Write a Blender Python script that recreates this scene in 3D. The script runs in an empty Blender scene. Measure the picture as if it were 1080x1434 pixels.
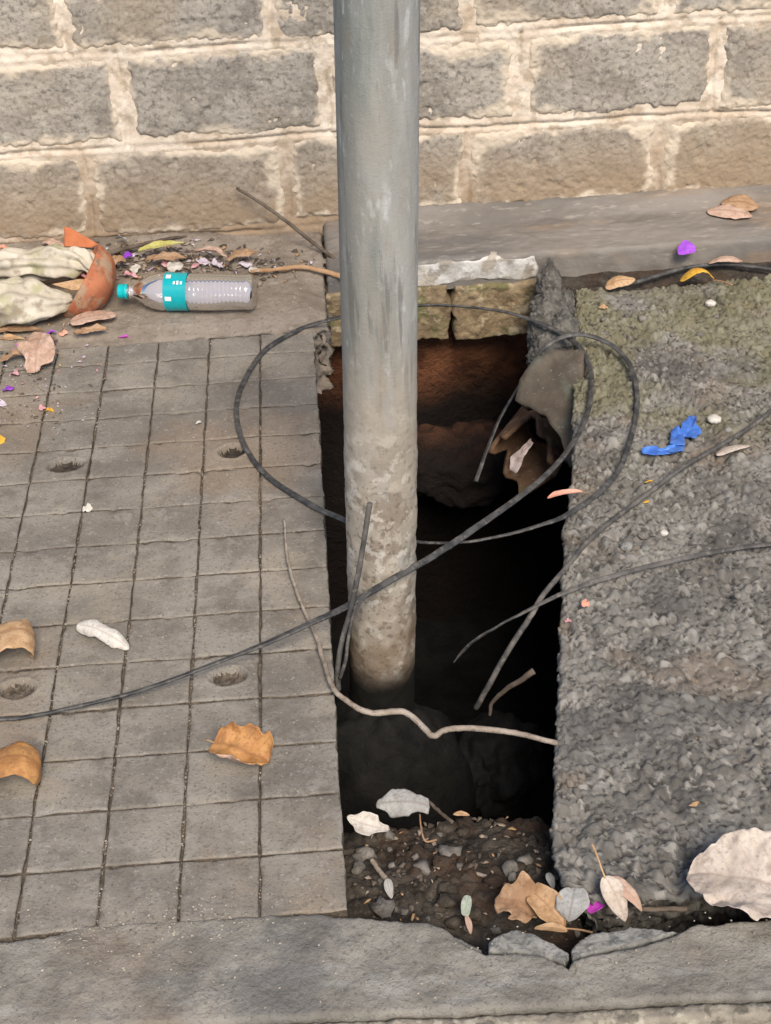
import bpy, math, random
import numpy as np

random.seed(7)
rng = np.random.default_rng(7)
scene = bpy.context.scene
COL = scene.collection

# ------------------------------------------------------------------ camera
CAM = np.array([0.0, 0.0, 1.4982])
PITCH, YAW, ROLL, FPX = 0.6268, 0.0389, -0.0460, 2150.9     # focal length in pixels of a 1080 x 1434 picture
_f = np.array([math.sin(YAW) * math.cos(PITCH), math.cos(YAW) * math.cos(PITCH), -math.sin(PITCH)])
_r0 = np.array([math.cos(YAW), -math.sin(YAW), 0.0])
_u0 = np.cross(_r0, _f)
_r = _r0 * math.cos(ROLL) + _u0 * math.sin(ROLL)
_u = -_r0 * math.sin(ROLL) + _u0 * math.cos(ROLL)
cd = bpy.data.cameras.new('camera')
cam = bpy.data.objects.new('camera', cd)
COL.objects.link(cam)
from mathutils import Matrix, Vector
m = Matrix.Identity(4)
for i in range(3):
    m[i][0], m[i][1], m[i][2], m[i][3] = _r[i], _u[i], -_f[i], CAM[i]
cam.matrix_world = m
cd.sensor_fit = 'VERTICAL'
cd.sensor_height = 24.0
cd.lens = 24.0 * FPX / 1434.0
cd.clip_start = 0.02
cd.clip_end = 500
scene.camera = cam

# ------------------------------------------------------------------ light
SUN_EL, SUN_AZ = 47.0, 10.0          # the sun stands behind the viewer, a little to the right
w = bpy.data.worlds.new('World')
scene.world = w
w.use_nodes = True
nt = w.node_tree
bg = nt.nodes['Background']
sky = nt.nodes.new('ShaderNodeTexSky')
sky.sky_type = 'NISHITA'
sky.sun_disc = False
sky.sun_elevation = math.radians(SUN_EL)
sky.sun_rotation = math.radians(180 - SUN_AZ)
nt.links.new(sky.outputs[0], bg.inputs[0])
bg.inputs[1].default_value = 0.07
sl = bpy.data.lights.new('sun', 'SUN')
sl.energy = 2.0
sl.angle = math.radians(24)
sl.color = (1.0, 0.885, 0.735)
sun = bpy.data.objects.new('sun', sl)
COL.objects.link(sun)
sd = Vector((math.sin(math.radians(SUN_AZ)) * math.cos(math.radians(SUN_EL)),
             -math.cos(math.radians(SUN_AZ)) * math.cos(math.radians(SUN_EL)), math.sin(math.radians(SUN_EL))))
sun.rotation_euler = sd.to_track_quat('Z', 'Y').to_euler()
vs = scene.view_settings
vs.view_transform = 'Standard'
vs.look = 'None'
vs.gamma = 1.0
vs.exposure = 1.14
scene.render.resolution_x = 771
scene.render.resolution_y = 1024


# ------------------------------------------------------------------ helpers: places
def _ray(x, y):
    return _f + _r * (x - 540) / FPX + _u * (717 - y) / FPX


def gp(x, y, z=0.0):
    """the place at height z that shows at this spot of the photograph"""
    d = _ray(x, y)
    return CAM + d * ((z - CAM[2]) / d[2])


def yp(x, y, Y):
    """the place on the upright plane at distance Y"""
    d = _ray(x, y)
    return CAM + d * ((Y - CAM[1]) / d[1])


# ------------------------------------------------------------------ helpers: noise
def _h(i, j, k, s):
    n = (i.astype(np.int64) * 374761393 + j.astype(np.int64) * 668265263 + k.astype(np.int64) * 2147483647 + s * 1274126177) & 0xffffffff
    n = ((n ^ (n >> 13)) * 1274126177) & 0xffffffff
    n = ((n ^ (n >> 16)) * 2246822519) & 0xffffffff
    return ((n ^ (n >> 15)) & 0xffffff) / float(0xffffff)


def vn(x, y, z=None, s=0):
    x = np.asarray(x, float); y = np.asarray(y, float)
    z = np.zeros_like(x) if z is None else np.asarray(z, float) + np.zeros_like(x)
    xi, yi, zi = np.floor(x), np.floor(y), np.floor(z)
    a, b, c = x - xi, y - yi, z - zi
    a = a * a * (3 - 2 * a); b = b * b * (3 - 2 * b); c = c * c * (3 - 2 * c)
    r = 0
    for dx in (0, 1):
        for dy in (0, 1):
            for dz in (0, 1):
                r = r + _h(xi + dx, yi + dy, zi + dz, s) * (a if dx else 1 - a) * (b if dy else 1 - b) * (c if dz else 1 - c)
    return r * 2 - 1


def fbm(x, y, z=None, s=0, o=4, g=0.5):
    r, amp, t = 0, 1.0, 0.0
    k = 1.0
    for q in range(o):
        r = r + amp * vn(np.asarray(x) * k, np.asarray(y) * k, None if z is None else np.asarray(z) * k, s + q * 17)
        t += amp; amp *= g; k *= 2.03
    return r / t


def worley(x, y, s=0):
    """distance to the nearest and second nearest point, and that point's random number"""
    xi, yi = np.floor(x), np.floor(y)
    d1 = np.full(np.shape(x), 9.0); d2 = d1.copy(); idn = np.zeros(np.shape(x))
    for dx in (-1, 0, 1):
        for dy in (-1, 0, 1):
            cx, cy = xi + dx, yi + dy
            px = cx + 0.5 + 0.85 * (_h(cx, cy, cx * 0, s) - 0.5)
            py = cy + 0.5 + 0.85 * (_h(cx, cy, cx * 0 + 1, s) - 0.5)
            d = np.hypot(x - px, y - py)
            r = _h(cx, cy, cx * 0 + 2, s)
            near = d < d1
            d2 = np.where(near, d1, np.minimum(d2, d))
            idn = np.where(near, r, idn)
            d1 = np.where(near, d, d1)
    return d1, d2, idn


def sstep(a, b, x):
    t = np.clip((np.asarray(x, float) - a) / (b - a), 0, 1)
    return t * t * (3 - 2 * t)


# ------------------------------------------------------------------ helpers: objects
def link(o, parent=None):
    COL.objects.link(o)
    if parent is not None:
        o.parent = parent
    return o


def mesh(name, V, Fc, mat, parent=None, smooth=True, attr=None, uv=None, loc=None):
    me = bpy.data.meshes.new(name)
    V = np.asarray(V, float)
    if loc is not None:
        V = V - np.asarray(loc, float)
    Fl = Fc if isinstance(Fc, list) else list(Fc)
    lens = np.fromiter((len(q) for q in Fl), np.int32, len(Fl))
    k0 = len(Fl[0])
    if np.all(lens == k0):
        idx = np.array(Fl, dtype=np.int32).ravel()
    else:
        idx = np.concatenate([np.asarray(q, dtype=np.int32) for q in Fl])
    me.vertices.add(len(V)); me.vertices.foreach_set('co', V.astype(np.float32).ravel())
    me.loops.add(len(idx)); me.loops.foreach_set('vertex_index', idx)
    me.polygons.add(len(Fl)); me.polygons.foreach_set('loop_start', np.concatenate([[0], np.cumsum(lens)[:-1]]).astype(np.int32))
    me.update(calc_edges=True)
    me.validate()
    me.polygons.foreach_set('use_smooth', np.full(len(me.polygons), bool(smooth)))
    if attr:
        for k, a in attr.items():
            at = me.attributes.new(k, 'FLOAT', 'POINT')
            at.data.foreach_set('value', np.asarray(a, float).ravel())
    for mm in (mat if isinstance(mat, (list, tuple)) else [mat]):
        me.materials.append(mm)
    me.update()
    o = bpy.data.objects.new(name, me)
    if loc is not None:
        o.location = tuple(float(c) for c in loc)
    return link(o, parent)


def empty(name, loc=(0, 0, 0)):
    o = bpy.data.objects.new(name, None)
    o.empty_display_size = 0.05
    o.location = tuple(float(c) for c in loc)
    return link(o)


def tag(o, label, cat, group=None):
    o['label'] = label
    o['category'] = cat
    if group:
        o['group'] = group
    return o


def gridfaces(n, k, off=0):
    i, j = np.meshgrid(np.arange(n - 1), np.arange(k - 1), indexing='ij')
    a = (i * k + j).ravel() + off
    return np.stack([a, a + k, a + k + 1, a + 1], 1).tolist()


def sheet(name, A, B, nk, hf, mat, parent=None, rnd=0.004, skirt=0.1, rough=0.004, seed=0, attrf=None, rows=5, splay=0.0, smooth=True, tvals=None):
    """a slab whose top spans between the two border lines A and B (n x 2), its border worn round, its sides broken down to -skirt"""
    A = np.asarray(A, float); B = np.asarray(B, float)
    n = len(A)
    t = np.linspace(0, 1, nk) if tvals is None else np.asarray(tvals)
    P = A[:, None, :] * (1 - t)[None, :, None] + B[:, None, :] * t[None, :, None]
    wd = np.linalg.norm(B - A, axis=1)[:, None]
    cl = np.concatenate([[0], np.cumsum(np.linalg.norm(np.diff((A + B) / 2, axis=0), axis=1))])[:, None]
    d = np.minimum(np.minimum(t[None, :] * wd, (1 - t)[None, :] * wd), np.minimum(cl, cl[-1] - cl))
    X, Y = P[..., 0], P[..., 1]
    Z = hf(X, Y)
    dd = np.clip(rnd - d, 0, rnd)
    Z = Z - (rnd - np.sqrt(np.maximum(rnd * rnd - dd * dd, 0)))
    V = np.stack([X, Y, Z], -1).reshape(-1, 3)
    F = gridfaces(n, nk)
    per = [i * nk for i in range(n)] + [(n - 1) * nk + j for j in range(1, nk)] + [i * nk + nk - 1 for i in range(n - 2, -1, -1)] + [j for j in range(nk - 2, 0, -1)]
    per = np.array(per)
    PV = V[per]
    tan = np.roll(PV, -1, 0) - np.roll(PV, 1, 0)
    nor = np.stack([tan[:, 1], -tan[:, 0]], 1)
    nor /= np.linalg.norm(nor, axis=1)[:, None] + 1e-9
    c = PV[:, :2].mean(0)
    area = 0.5 * np.sum(PV[:, 0] * np.roll(PV[:, 1], -1) - np.roll(PV[:, 0], -1) * PV[:, 1])
    if area < 0:
        nor = -nor
    base = len(V)
    vs_, prev, m_ = [V], per, len(per)
    for q in range(1, rows + 1):
        z = PV[:, 2] - skirt * (q / rows) ** 1.3
        o = rough * (fbm(PV[:, 0] * 55, PV[:, 1] * 55, z * 55, seed + 5) + 0.5 * fbm(PV[:, 0] * 160, PV[:, 1] * 160, z * 160, seed + 9)) - rough * 0.3 + splay * q / rows
        W = np.stack([PV[:, 0] + nor[:, 0] * o, PV[:, 1] + nor[:, 1] * o, z], 1)
        vs_.append(W)
        cur = np.arange(m_) + base
        base += m_
        a, b = prev, np.roll(prev, -1)
        e, f = cur, np.roll(cur, -1)
        q4 = np.stack([a, e, f, b], 1) if area > 0 else np.stack([a, b, f, e], 1)
        F += q4.tolist()
        prev = cur
    V = np.concatenate(vs_)
    if area < 0:
        pass
    # top orientation
    p0, p1, p2 = V[F[0][0]], V[F[0][1]], V[F[0][2]]
    if np.cross(p1 - p0, p2 - p0)[2] < 0:
        ng = (n - 1) * (nk - 1)
        F = [list(reversed(q)) for q in F[:ng]] + F[ng:]
    at = attrf(V[:, 0], V[:, 1], V[:, 2]) if attrf else None
    return mesh(name, V, F, mat, parent, smooth, at)


def spline(P, n):
    P = np.asarray(P, float)
    Q = np.concatenate([[2 * P[0] - P[1]], P, [2 * P[-1] - P[-2]]])
    seg = len(P) - 1
    out = []
    for u in np.linspace(0, seg, n):
        i = min(int(u), seg - 1); t = u - i
        a, b, c, d = Q[i], Q[i + 1], Q[i + 2], Q[i + 3]
        out.append(0.5 * (2 * b + (c - a) * t + (2 * a - 5 * b + 4 * c - d) * t * t + (3 * b - a - 3 * c + d) * t ** 3))
    return np.array(out)


def tube(name, P, rad, mat, parent=None, sides=8, twin=False, noise=0.0, seed=0, loc=None):
    """a cable or twig swept along P; twin = two cores side by side"""
    P = np.asarray(P, float); n = len(P)
    rad = np.full(n, rad) if np.isscalar(rad) else np.asarray(rad)
    T = np.gradient(P, axis=0); T /= np.linalg.norm(T, axis=1)[:, None] + 1e-9
    up = np.array([0, 0, 1.0])
    prof = []
    if twin:
        for q in range(14):
            a = 2 * math.pi * q / 14
            r = 0.66 + 0.42 * abs(math.cos(a))
            prof.append((1.25 * r * math.cos(a), 0.85 * r * math.sin(a)))
    else:
        prof = [(math.cos(2 * math.pi * q / sides), math.sin(2 * math.pi * q / sides)) for q in range(sides)]
    k = len(prof)
    V = []
    for i in range(n):
        s = np.cross(T[i], up)
        if np.linalg.norm(s) < 0.1:
            s = np.cross(T[i], [0, 1.0, 0.2])
        s /= np.linalg.norm(s)
        b = np.cross(s, T[i])
        if twin:
            ph = 0.6 * math.sin(i * 0.05 + seed)
            s, b = s * math.cos(ph) + b * math.sin(ph), b * math.cos(ph) - s * math.sin(ph)
        for (x, y) in prof:
            V.append(P[i] + (s * x + b * y) * rad[i])
    V = np.array(V)
    if noise:
        V = V + noise * np.stack([fbm(V[:, 0] * 120, V[:, 1] * 120, V[:, 2] * 120, seed + q) for q in (1, 2, 3)], 1)
    F = []
    for i in range(n - 1):
        for q in range(k):
            r = (q + 1) % k
            F.append((i * k + q, i * k + r, (i + 1) * k + r, (i + 1) * k + q))
    F.append(tuple(range(k - 1, -1, -1)))
    F.append(tuple((n - 1) * k + q for q in range(k)))
    return mesh(name, V, F, mat, parent, True, None, None, loc)


def rock(name, c, size, mat, parent=None, seed=0, sub=3, amp=0.28, freq=2.2, rot=0.0, flat=0.0):
    import bmesh
    bm = bmesh.new()
    bmesh.ops.create_icosphere(bm, subdivisions=sub, radius=1.0)
    V = np.array([v.co[:] for v in bm.verts]); F = [[v.index for v in f.verts] for f in bm.faces]
    bm.free()
    d = 1 + amp * fbm(V[:, 0] * freq + seed * 3.1, V[:, 1] * freq, V[:, 2] * freq, seed, 4)
    V = V * d[:, None]
    if flat:
        V[:, 2] = np.where(V[:, 2] > 0, V[:, 2] * (1 - flat), V[:, 2])
    V = V * np.array(size)[None]
    cs, sn = math.cos(rot), math.sin(rot)
    V = np.stack([V[:, 0] * cs - V[:, 1] * sn, V[:, 0] * sn + V[:, 1] * cs, V[:, 2]], 1)
    return mesh(name, V + np.array(c)[None], F, mat, parent, True, None, None, c if parent is None else None)


# ------------------------------------------------------------------ helpers: materials
def mat(name, c1, c2, scale=8.0, layers=(), bump=((180, 0.5, 0.002),), rough=0.9, stretch=(1, 1, 1), spec=0.25, obj=False, detail=6.0, attr=None, lo=0.38, hi=0.62):
    """layers: (colour, noise scale, low, high, amount[, (z0, z1) full at z0 and gone at z1][, stretch])"""
    M = bpy.data.materials.new(name)
    M.use_nodes = True
    N, L = M.node_tree.nodes, M.node_tree.links
    P = N['Principled BSDF']
    P.inputs['Roughness'].default_value = rough
    P.inputs['Specular IOR Level'].default_value = spec
    if obj:
        tc = N.new('ShaderNodeTexCoord'); src = tc.outputs['Object']
    else:
        ge = N.new('ShaderNodeNewGeometry'); src = ge.outputs['Position']

    def mapped(st, off):
        mp = N.new('ShaderNodeMapping')
        mp.inputs['Scale'].default_value = st
        mp.inputs['Location'].default_value = (off, off * 0.7, off * 1.3)
        L.new(src, mp.inputs[0])
        return mp.outputs[0]

    def noise(sc, st, off, det=detail, rgh=0.6):
        n = N.new('ShaderNodeTexNoise')
        n.inputs['Scale'].default_value = sc
        n.inputs['Detail'].default_value = det
        n.inputs['Roughness'].default_value = rgh
        L.new(mapped(st, off), n.inputs['Vector'])
        return n.outputs['Fac']

    def ramp(v, a, b):
        r = N.new('ShaderNodeMapRange')
        r.interpolation_type = 'SMOOTHSTEP'
        r.inputs[1].default_value = a; r.inputs[2].default_value = b
        L.new(v, r.inputs[0])
        return r.outputs[0]

    def mix(f, a, b):
        x = N.new('ShaderNodeMix'); x.data_type = 'RGBA'
        if isinstance(f, float): x.inputs[0].default_value = f
        else: L.new(f, x.inputs[0])
        for s, v in ((6, a), (7, b)):
            if isinstance(v, tuple): x.inputs[s].default_value = (*v, 1)
            else: L.new(v, x.inputs[s])
        return x.outputs[2]

    def mul(a, b):
        x = N.new('ShaderNodeMath'); x.operation = 'MULTIPLY'
        for s, v in ((0, a), (1, b)):
            if isinstance(v, float): x.inputs[s].default_value = v
            else: L.new(v, x.inputs[s])
        return x.outputs[0]

    col = mix(ramp(noise(scale, stretch, 0.0), lo, hi), c1, c2)
    off = 3.7
    for ly in layers:
        c, sc, a, b, amt = ly[:5]
        if a >= 0.45: a, b = 0.5 + (a - 0.5) * 0.62, 0.5 + (b - 0.5) * 0.66
        zr = ly[5] if len(ly) > 5 else None
        st = ly[6] if len(ly) > 6 else stretch
        fac = mul(ramp(noise(sc, st, off), a, b), float(amt))
        off += 5.3
        if zr:
            sp = N.new('ShaderNodeSeparateXYZ'); L.new(src, sp.inputs[0])
            wob = N.new('ShaderNodeMath'); wob.operation = 'MULTIPLY_ADD'
            L.new(noise(9.0, (1, 1, 1), off), wob.inputs[0]); wob.inputs[1].default_value = 0.25 * abs(zr[1] - zr[0]) + 0.02
            L.new(sp.outputs[2], wob.inputs[2])
            fac = mul(fac, ramp(wob.outputs[0], zr[1], zr[0]) if zr[1] < zr[0] else inv(N, L, ramp(wob.outputs[0], zr[0], zr[1])))
        col = mix(fac, col, c)
    if attr:
        for (an, c, a, b, amt) in attr:
            A = N.new('ShaderNodeAttribute'); A.attribute_name = an
            col = mix(mul(ramp(A.outputs['Fac'], a, b), float(amt)), col, c)
    L.new(col, P.inputs['Base Color'])
    prev = None
    for (sc, stg, dist) in bump:
        b = N.new('ShaderNodeBump')
        b.inputs['Strength'].default_value = stg
        b.inputs['Distance'].default_value = dist
        L.new(noise(sc, (1, 1, 1), 1.1, 5.0, 0.65), b.inputs['Height'])
        if prev: L.new(prev, b.inputs['Normal'])
        prev = b.outputs[0]
    if prev: L.new(prev, P.inputs['Normal'])
    return M


def inv(N, L, v):
    x = N.new('ShaderNodeMath'); x.operation = 'SUBTRACT'
    x.inputs[0].default_value = 1.0
    L.new(v, x.inputs[1])
    return x.outputs[0]


M_slab = mat('slab concrete', (0.19, 0.17, 0.143), (0.275, 0.248, 0.21), 7, (((0.135, 0.118, 0.10), 16, 0.53, 0.70, 0.5), ((0.33, 0.288, 0.228), 6, 0.54, 0.72, 0.45),
    ((0.30, 0.275, 0.245), 38, 0.55, 0.75, 0.55), ((0.12, 0.108, 0.098), 3.5, 0.52, 0.7, 0.45), ((0.26, 0.19, 0.13), 2.2, 0.56, 0.75, 0.5),
    ((0.11, 0.10, 0.09), 240, 0.58, 0.7, 0.6), ((0.42, 0.39, 0.35), 170, 0.68, 0.76, 0.5)), ((70, 0.5, 0.004), (260, 0.6, 0.002), (700, 0.5, 0.001)))
M_groove = mat('groove dirt', (0.075, 0.061, 0.047), (0.15, 0.124, 0.097), 60, (((0.24, 0.2, 0.16), 190, 0.55, 0.7, 0.6),), ((260, 0.9, 0.004),))
M_edge = mat('slab side', (0.11, 0.12, 0.115), (0.22, 0.215, 0.20), 26, (((0.07, 0.09, 0.085), 9, 0.5, 0.7, 0.6),), ((120, 0.8, 0.004),))
M_strip = mat('strip concrete', (0.20, 0.165, 0.13), (0.29, 0.245, 0.20), 9, (((0.36, 0.32, 0.27), 55, 0.58, 0.75, 0.55), ((0.12, 0.095, 0.075), 5, 0.5, 0.68, 0.6),
    ((0.10, 0.085, 0.07), 160, 0.6, 0.72, 0.5)), ((70, 0.5, 0.004), (330, 0.5, 0.0015)))
M_kerb = mat('kerb concrete', (0.19, 0.175, 0.15), (0.295, 0.275, 0.24), 9, (((0.34, 0.33, 0.31), 14, 0.6, 0.76, 0.5, None, (0.5, 1.6, 1)), ((0.10, 0.10, 0.098), 6, 0.52, 0.7, 0.5),
    ((0.10, 0.09, 0.085), 210, 0.6, 0.7, 0.5), ((0.24, 0.17, 0.115), 2.3, 0.58, 0.75, 0.4)), ((45, 0.7, 0.007), (220, 0.8, 0.003), (650, 0.5, 0.001)))
M_nose = mat('kerb nosing', (0.36, 0.32, 0.25), (0.24, 0.21, 0.17), 22, (((0.5, 0.46, 0.38), 60, 0.55, 0.7, 0.6), ((0.1, 0.09, 0.07), 40, 0.56, 0.7, 0.7)), ((120, 0.8, 0.004),))
M_chip = mat('broken concrete', (0.19, 0.185, 0.17), (0.30, 0.293, 0.27), 40, (((0.12, 0.125, 0.125), 90, 0.52, 0.66, 0.7),), ((140, 1.0, 0.004),))
M_lump = mat('dark mortar', (0.085, 0.08, 0.072), (0.165, 0.155, 0.138), 40, (((0.24, 0.235, 0.22), 95, 0.58, 0.72, 0.6), ((0.05, 0.05, 0.045), 18, 0.52, 0.66, 0.6)), ((130, 1.0, 0.005),))
M_agg = mat('coarse aggregate concrete', (0.155, 0.147, 0.132), (0.24, 0.228, 0.207), 14, (
    ((0.26, 0.245, 0.22), 90, 0.56, 0.78, 0.3), ((0.075, 0.07, 0.066), 6, 0.52, 0.7, 0.55), ((0.19, 0.13, 0.085), 9, 0.54, 0.72, 0.4)),
    ((150, 0.7, 0.003), (420, 0.7, 0.0015)), attr=(('peb', (0.38, 0.36, 0.325), 0.62, 1.0, 0.55), ('peb', (0.085, 0.077, 0.068), 0.35, 0.0, 0.55), ('moss', (0.175, 0.16, 0.07), 0.0, 1.0, 0.52), ('grime', (0.06, 0.058, 0.058), 0.0, 1.0, 0.55), ('gap', (0.045, 0.04, 0.035), 0.0, 1.0, 0.8)))
M_block = mat('grey block', (0.27, 0.24, 0.205), (0.38, 0.345, 0.30), 10, (((0.43, 0.39, 0.34), 30, 0.52, 0.70, 0.6), ((0.14, 0.125, 0.108), 70, 0.55, 0.70, 0.65), ((0.40, 0.32, 0.23), 3, 0.48, 0.68, 0.5), ((0.13, 0.118, 0.105), 130, 0.57, 0.70, 0.4), ((0.46, 0.43, 0.38), 110, 0.58, 0.72, 0.35),
    ((0.31, 0.225, 0.145), 5, 0.25, 0.5, 0.85, (0.10, 0.34))), ((60, 0.5, 0.005), (210, 0.7, 0.0025)), attr=(('smear', (0.64, 0.545, 0.43), 0.0, 1.0, 0.85),))
M_mortar = mat('cream mortar', (0.60, 0.495, 0.39), (0.74, 0.65, 0.55), 11, (((0.38, 0.30, 0.215), 26, 0.52, 0.7, 0.65), ((0.75, 0.68, 0.58), 45, 0.6, 0.74, 0.6),
    ((0.30, 0.215, 0.14), 6, 0.22, 0.5, 0.92, (0.10, 0.36))), ((80, 0.6, 0.005), (280, 0.5, 0.002)))
M_ledge = mat('ledge render', (0.165, 0.148, 0.13), (0.24, 0.215, 0.19), 8, (((0.13, 0.125, 0.12), 4, 0.5, 0.7, 0.7, None, (0.4, 1.6, 1)), ((0.36, 0.33, 0.29), 40, 0.62, 0.76, 0.5), ((0.29, 0.20, 0.13), 5, 0.52, 0.7, 0.5)), ((65, 0.4, 0.004), (280, 0.5, 0.0015)), stretch=(0.5, 1.6, 1.6))
M_plaster = mat('flaking white plaster', (0.40, 0.38, 0.35), (0.60, 0.585, 0.56), 22, (((0.27, 0.235, 0.195), 30, 0.50, 0.62, 0.85), ((0.50, 0.44, 0.36), 12, 0.5, 0.7, 0.6)), ((90, 0.7, 0.004),))
M_found = mat('ochre foundation stone', (0.20, 0.148, 0.088), (0.31, 0.235, 0.145), 15, (((0.13, 0.14, 0.055), 13, 0.52, 0.66, 0.75), ((0.50, 0.42, 0.29), 38, 0.56, 0.72, 0.6), ((0.12, 0.085, 0.05), 22, 0.56, 0.7, 0.7)), ((75, 0.9, 0.007), (240, 0.5, 0.002)))
M_soil = mat('red soil', (0.19, 0.074, 0.036), (0.29, 0.122, 0.06), 9, (((0.06, 0.026, 0.015), 16, 0.5, 0.68, 0.7), ((0.19, 0.10, 0.055), 60, 0.6, 0.74, 0.4), ((0.006, 0.005, 0.005), 8, 0.0, 0.1, 0.98, (-0.36, -0.19))), ((45, 0.9, 0.02), (190, 0.7, 0.004)))  # last layer paints the pit's shade into the soil, black with depth
M_pitshade = mat('pit shade black', (0.004, 0.004, 0.004), (0.009, 0.0085, 0.008), 20, (), ((40, 0.5, 0.01),), rough=0.8)  # near-black colour stands in for the deep shade of the pit bottom
M_dirt = mat('dark dirt', (0.034, 0.028, 0.022), (0.078, 0.065, 0.052), 30, (((0.13, 0.115, 0.095), 110, 0.57, 0.7, 0.5), ((0.07, 0.04, 0.025), 12, 0.5, 0.66, 0.6)), ((150, 1.0, 0.006),))
M_stone = mat('small stone', (0.13, 0.12, 0.105), (0.24, 0.22, 0.20), 40, (((0.08, 0.07, 0.06), 90, 0.55, 0.7, 0.6),), ((260, 0.7, 0.002),))
M_plate = mat('smooth concrete plate', (0.075, 0.06, 0.046), (0.12, 0.10, 0.078), 14, (((0.12, 0.15, 0.12), 8, 0.54, 0.7, 0.5), ((0.26, 0.24, 0.21), 130, 0.68, 0.8, 0.5)), ((120, 0.5, 0.003),))
M_road = mat('road', (0.045, 0.043, 0.04), (0.07, 0.066, 0.06), 30, (((0.12, 0.11, 0.10), 160, 0.6, 0.72, 0.6),), ((200, 0.9, 0.005),))
M_ground = mat('ground', (0.13, 0.11, 0.09), (0.2, 0.17, 0.14), 5, (), ((100, 0.7, 0.006),))
M_grit = mat('grit', (0.2, 0.17, 0.13), (0.48, 0.43, 0.36), 120, (((0.09, 0.07, 0.055), 70, 0.5, 0.62, 0.7),), ())
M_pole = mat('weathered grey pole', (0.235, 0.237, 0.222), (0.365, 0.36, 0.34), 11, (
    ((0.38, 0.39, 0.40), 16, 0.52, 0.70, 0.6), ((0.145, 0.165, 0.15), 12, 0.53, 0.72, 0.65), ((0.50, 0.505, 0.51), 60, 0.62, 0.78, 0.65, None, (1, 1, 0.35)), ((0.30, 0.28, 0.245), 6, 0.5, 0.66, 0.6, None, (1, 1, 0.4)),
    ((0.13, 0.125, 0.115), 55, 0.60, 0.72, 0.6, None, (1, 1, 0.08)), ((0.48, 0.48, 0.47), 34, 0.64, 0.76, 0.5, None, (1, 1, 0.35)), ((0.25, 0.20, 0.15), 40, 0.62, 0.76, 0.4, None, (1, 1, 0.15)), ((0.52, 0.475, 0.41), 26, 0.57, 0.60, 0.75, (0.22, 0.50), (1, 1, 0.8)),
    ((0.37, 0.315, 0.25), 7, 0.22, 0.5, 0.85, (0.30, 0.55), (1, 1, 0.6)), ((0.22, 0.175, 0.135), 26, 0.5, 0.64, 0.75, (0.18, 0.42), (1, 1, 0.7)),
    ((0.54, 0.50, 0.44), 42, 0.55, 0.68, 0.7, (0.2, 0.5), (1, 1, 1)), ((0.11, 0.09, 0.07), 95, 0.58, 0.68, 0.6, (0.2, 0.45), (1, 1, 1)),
    ((0.16, 0.105, 0.06), 20, 0.3, 0.6, 0.7, (-0.08, 0.05), (1, 1, 1)), ((0.005, 0.005, 0.0045), 9, 0.05, 0.2, 0.99, (-0.16, -0.085), (1, 1, 1))),  # last layer here: pit shade painted black on the pole foot by height
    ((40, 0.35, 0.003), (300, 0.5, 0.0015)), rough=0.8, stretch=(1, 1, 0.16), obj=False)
M_cable = mat('dusty black cable', (0.028, 0.028, 0.03), (0.075, 0.073, 0.07), 40, (((0.17, 0.155, 0.135), 90, 0.55, 0.72, 0.5),), ((300, 0.3, 0.0006),), rough=0.55, spec=0.4)
M_cable2 = mat('greyed cable', (0.06, 0.058, 0.056), (0.13, 0.12, 0.11), 35, (((0.24, 0.21, 0.18), 80, 0.55, 0.72, 0.5),), ((300, 0.4, 0.0008),), rough=0.65)
M_twig = mat('dry root', (0.25, 0.20, 0.155), (0.38, 0.32, 0.265), 30, (((0.13, 0.10, 0.075), 70, 0.54, 0.7, 0.6),), ((240, 0.8, 0.0015),))
M_twigd = mat('dark twig', (0.085, 0.065, 0.05), (0.15, 0.12, 0.095), 30, (), ((240, 0.8, 0.0015),))
M_terra = mat('terracotta', (0.36, 0.12, 0.06), (0.46, 0.175, 0.09), 18, (((0.36, 0.27, 0.18), 22, 0.48, 0.64, 0.85), ((0.15, 0.09, 0.06), 55, 0.54, 0.7, 0.6)), ((160, 0.5, 0.002),))
M_terra2 = mat('orange shard', (0.46, 0.14, 0.06), (0.56, 0.20, 0.09), 14, (), ((160, 0.4, 0.001),))
M_cloth = mat('cream cloth', (0.44, 0.39, 0.31), (0.58, 0.53, 0.44), 12, (((0.33, 0.32, 0.16), 16, 0.52, 0.70, 0.6), ((0.22, 0.17, 0.125), 22, 0.53, 0.70, 0.65)), ((110, 0.4, 0.003), (700, 0.3, 0.0006)))
M_blue = mat('blue plastic', (0.035, 0.12, 0.45), (0.07, 0.2, 0.6), 30, (), ((90, 0.6, 0.003),), rough=0.4, spec=0.5)
M_paper = mat('grimy paper', (0.30, 0.25, 0.24), (0.42, 0.36, 0.35), 30, (((0.16, 0.11, 0.09), 40, 0.55, 0.7, 0.6),), ((200, 0.5, 0.001),))
M_pipe = mat('brown clay pipe', (0.12, 0.07, 0.042), (0.19, 0.115, 0.07), 14, (((0.35, 0.27, 0.19), 45, 0.6, 0.74, 0.5), ((0.13, 0.12, 0.04), 9, 0.55, 0.7, 0.5)), ((140, 0.8, 0.003),))


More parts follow.
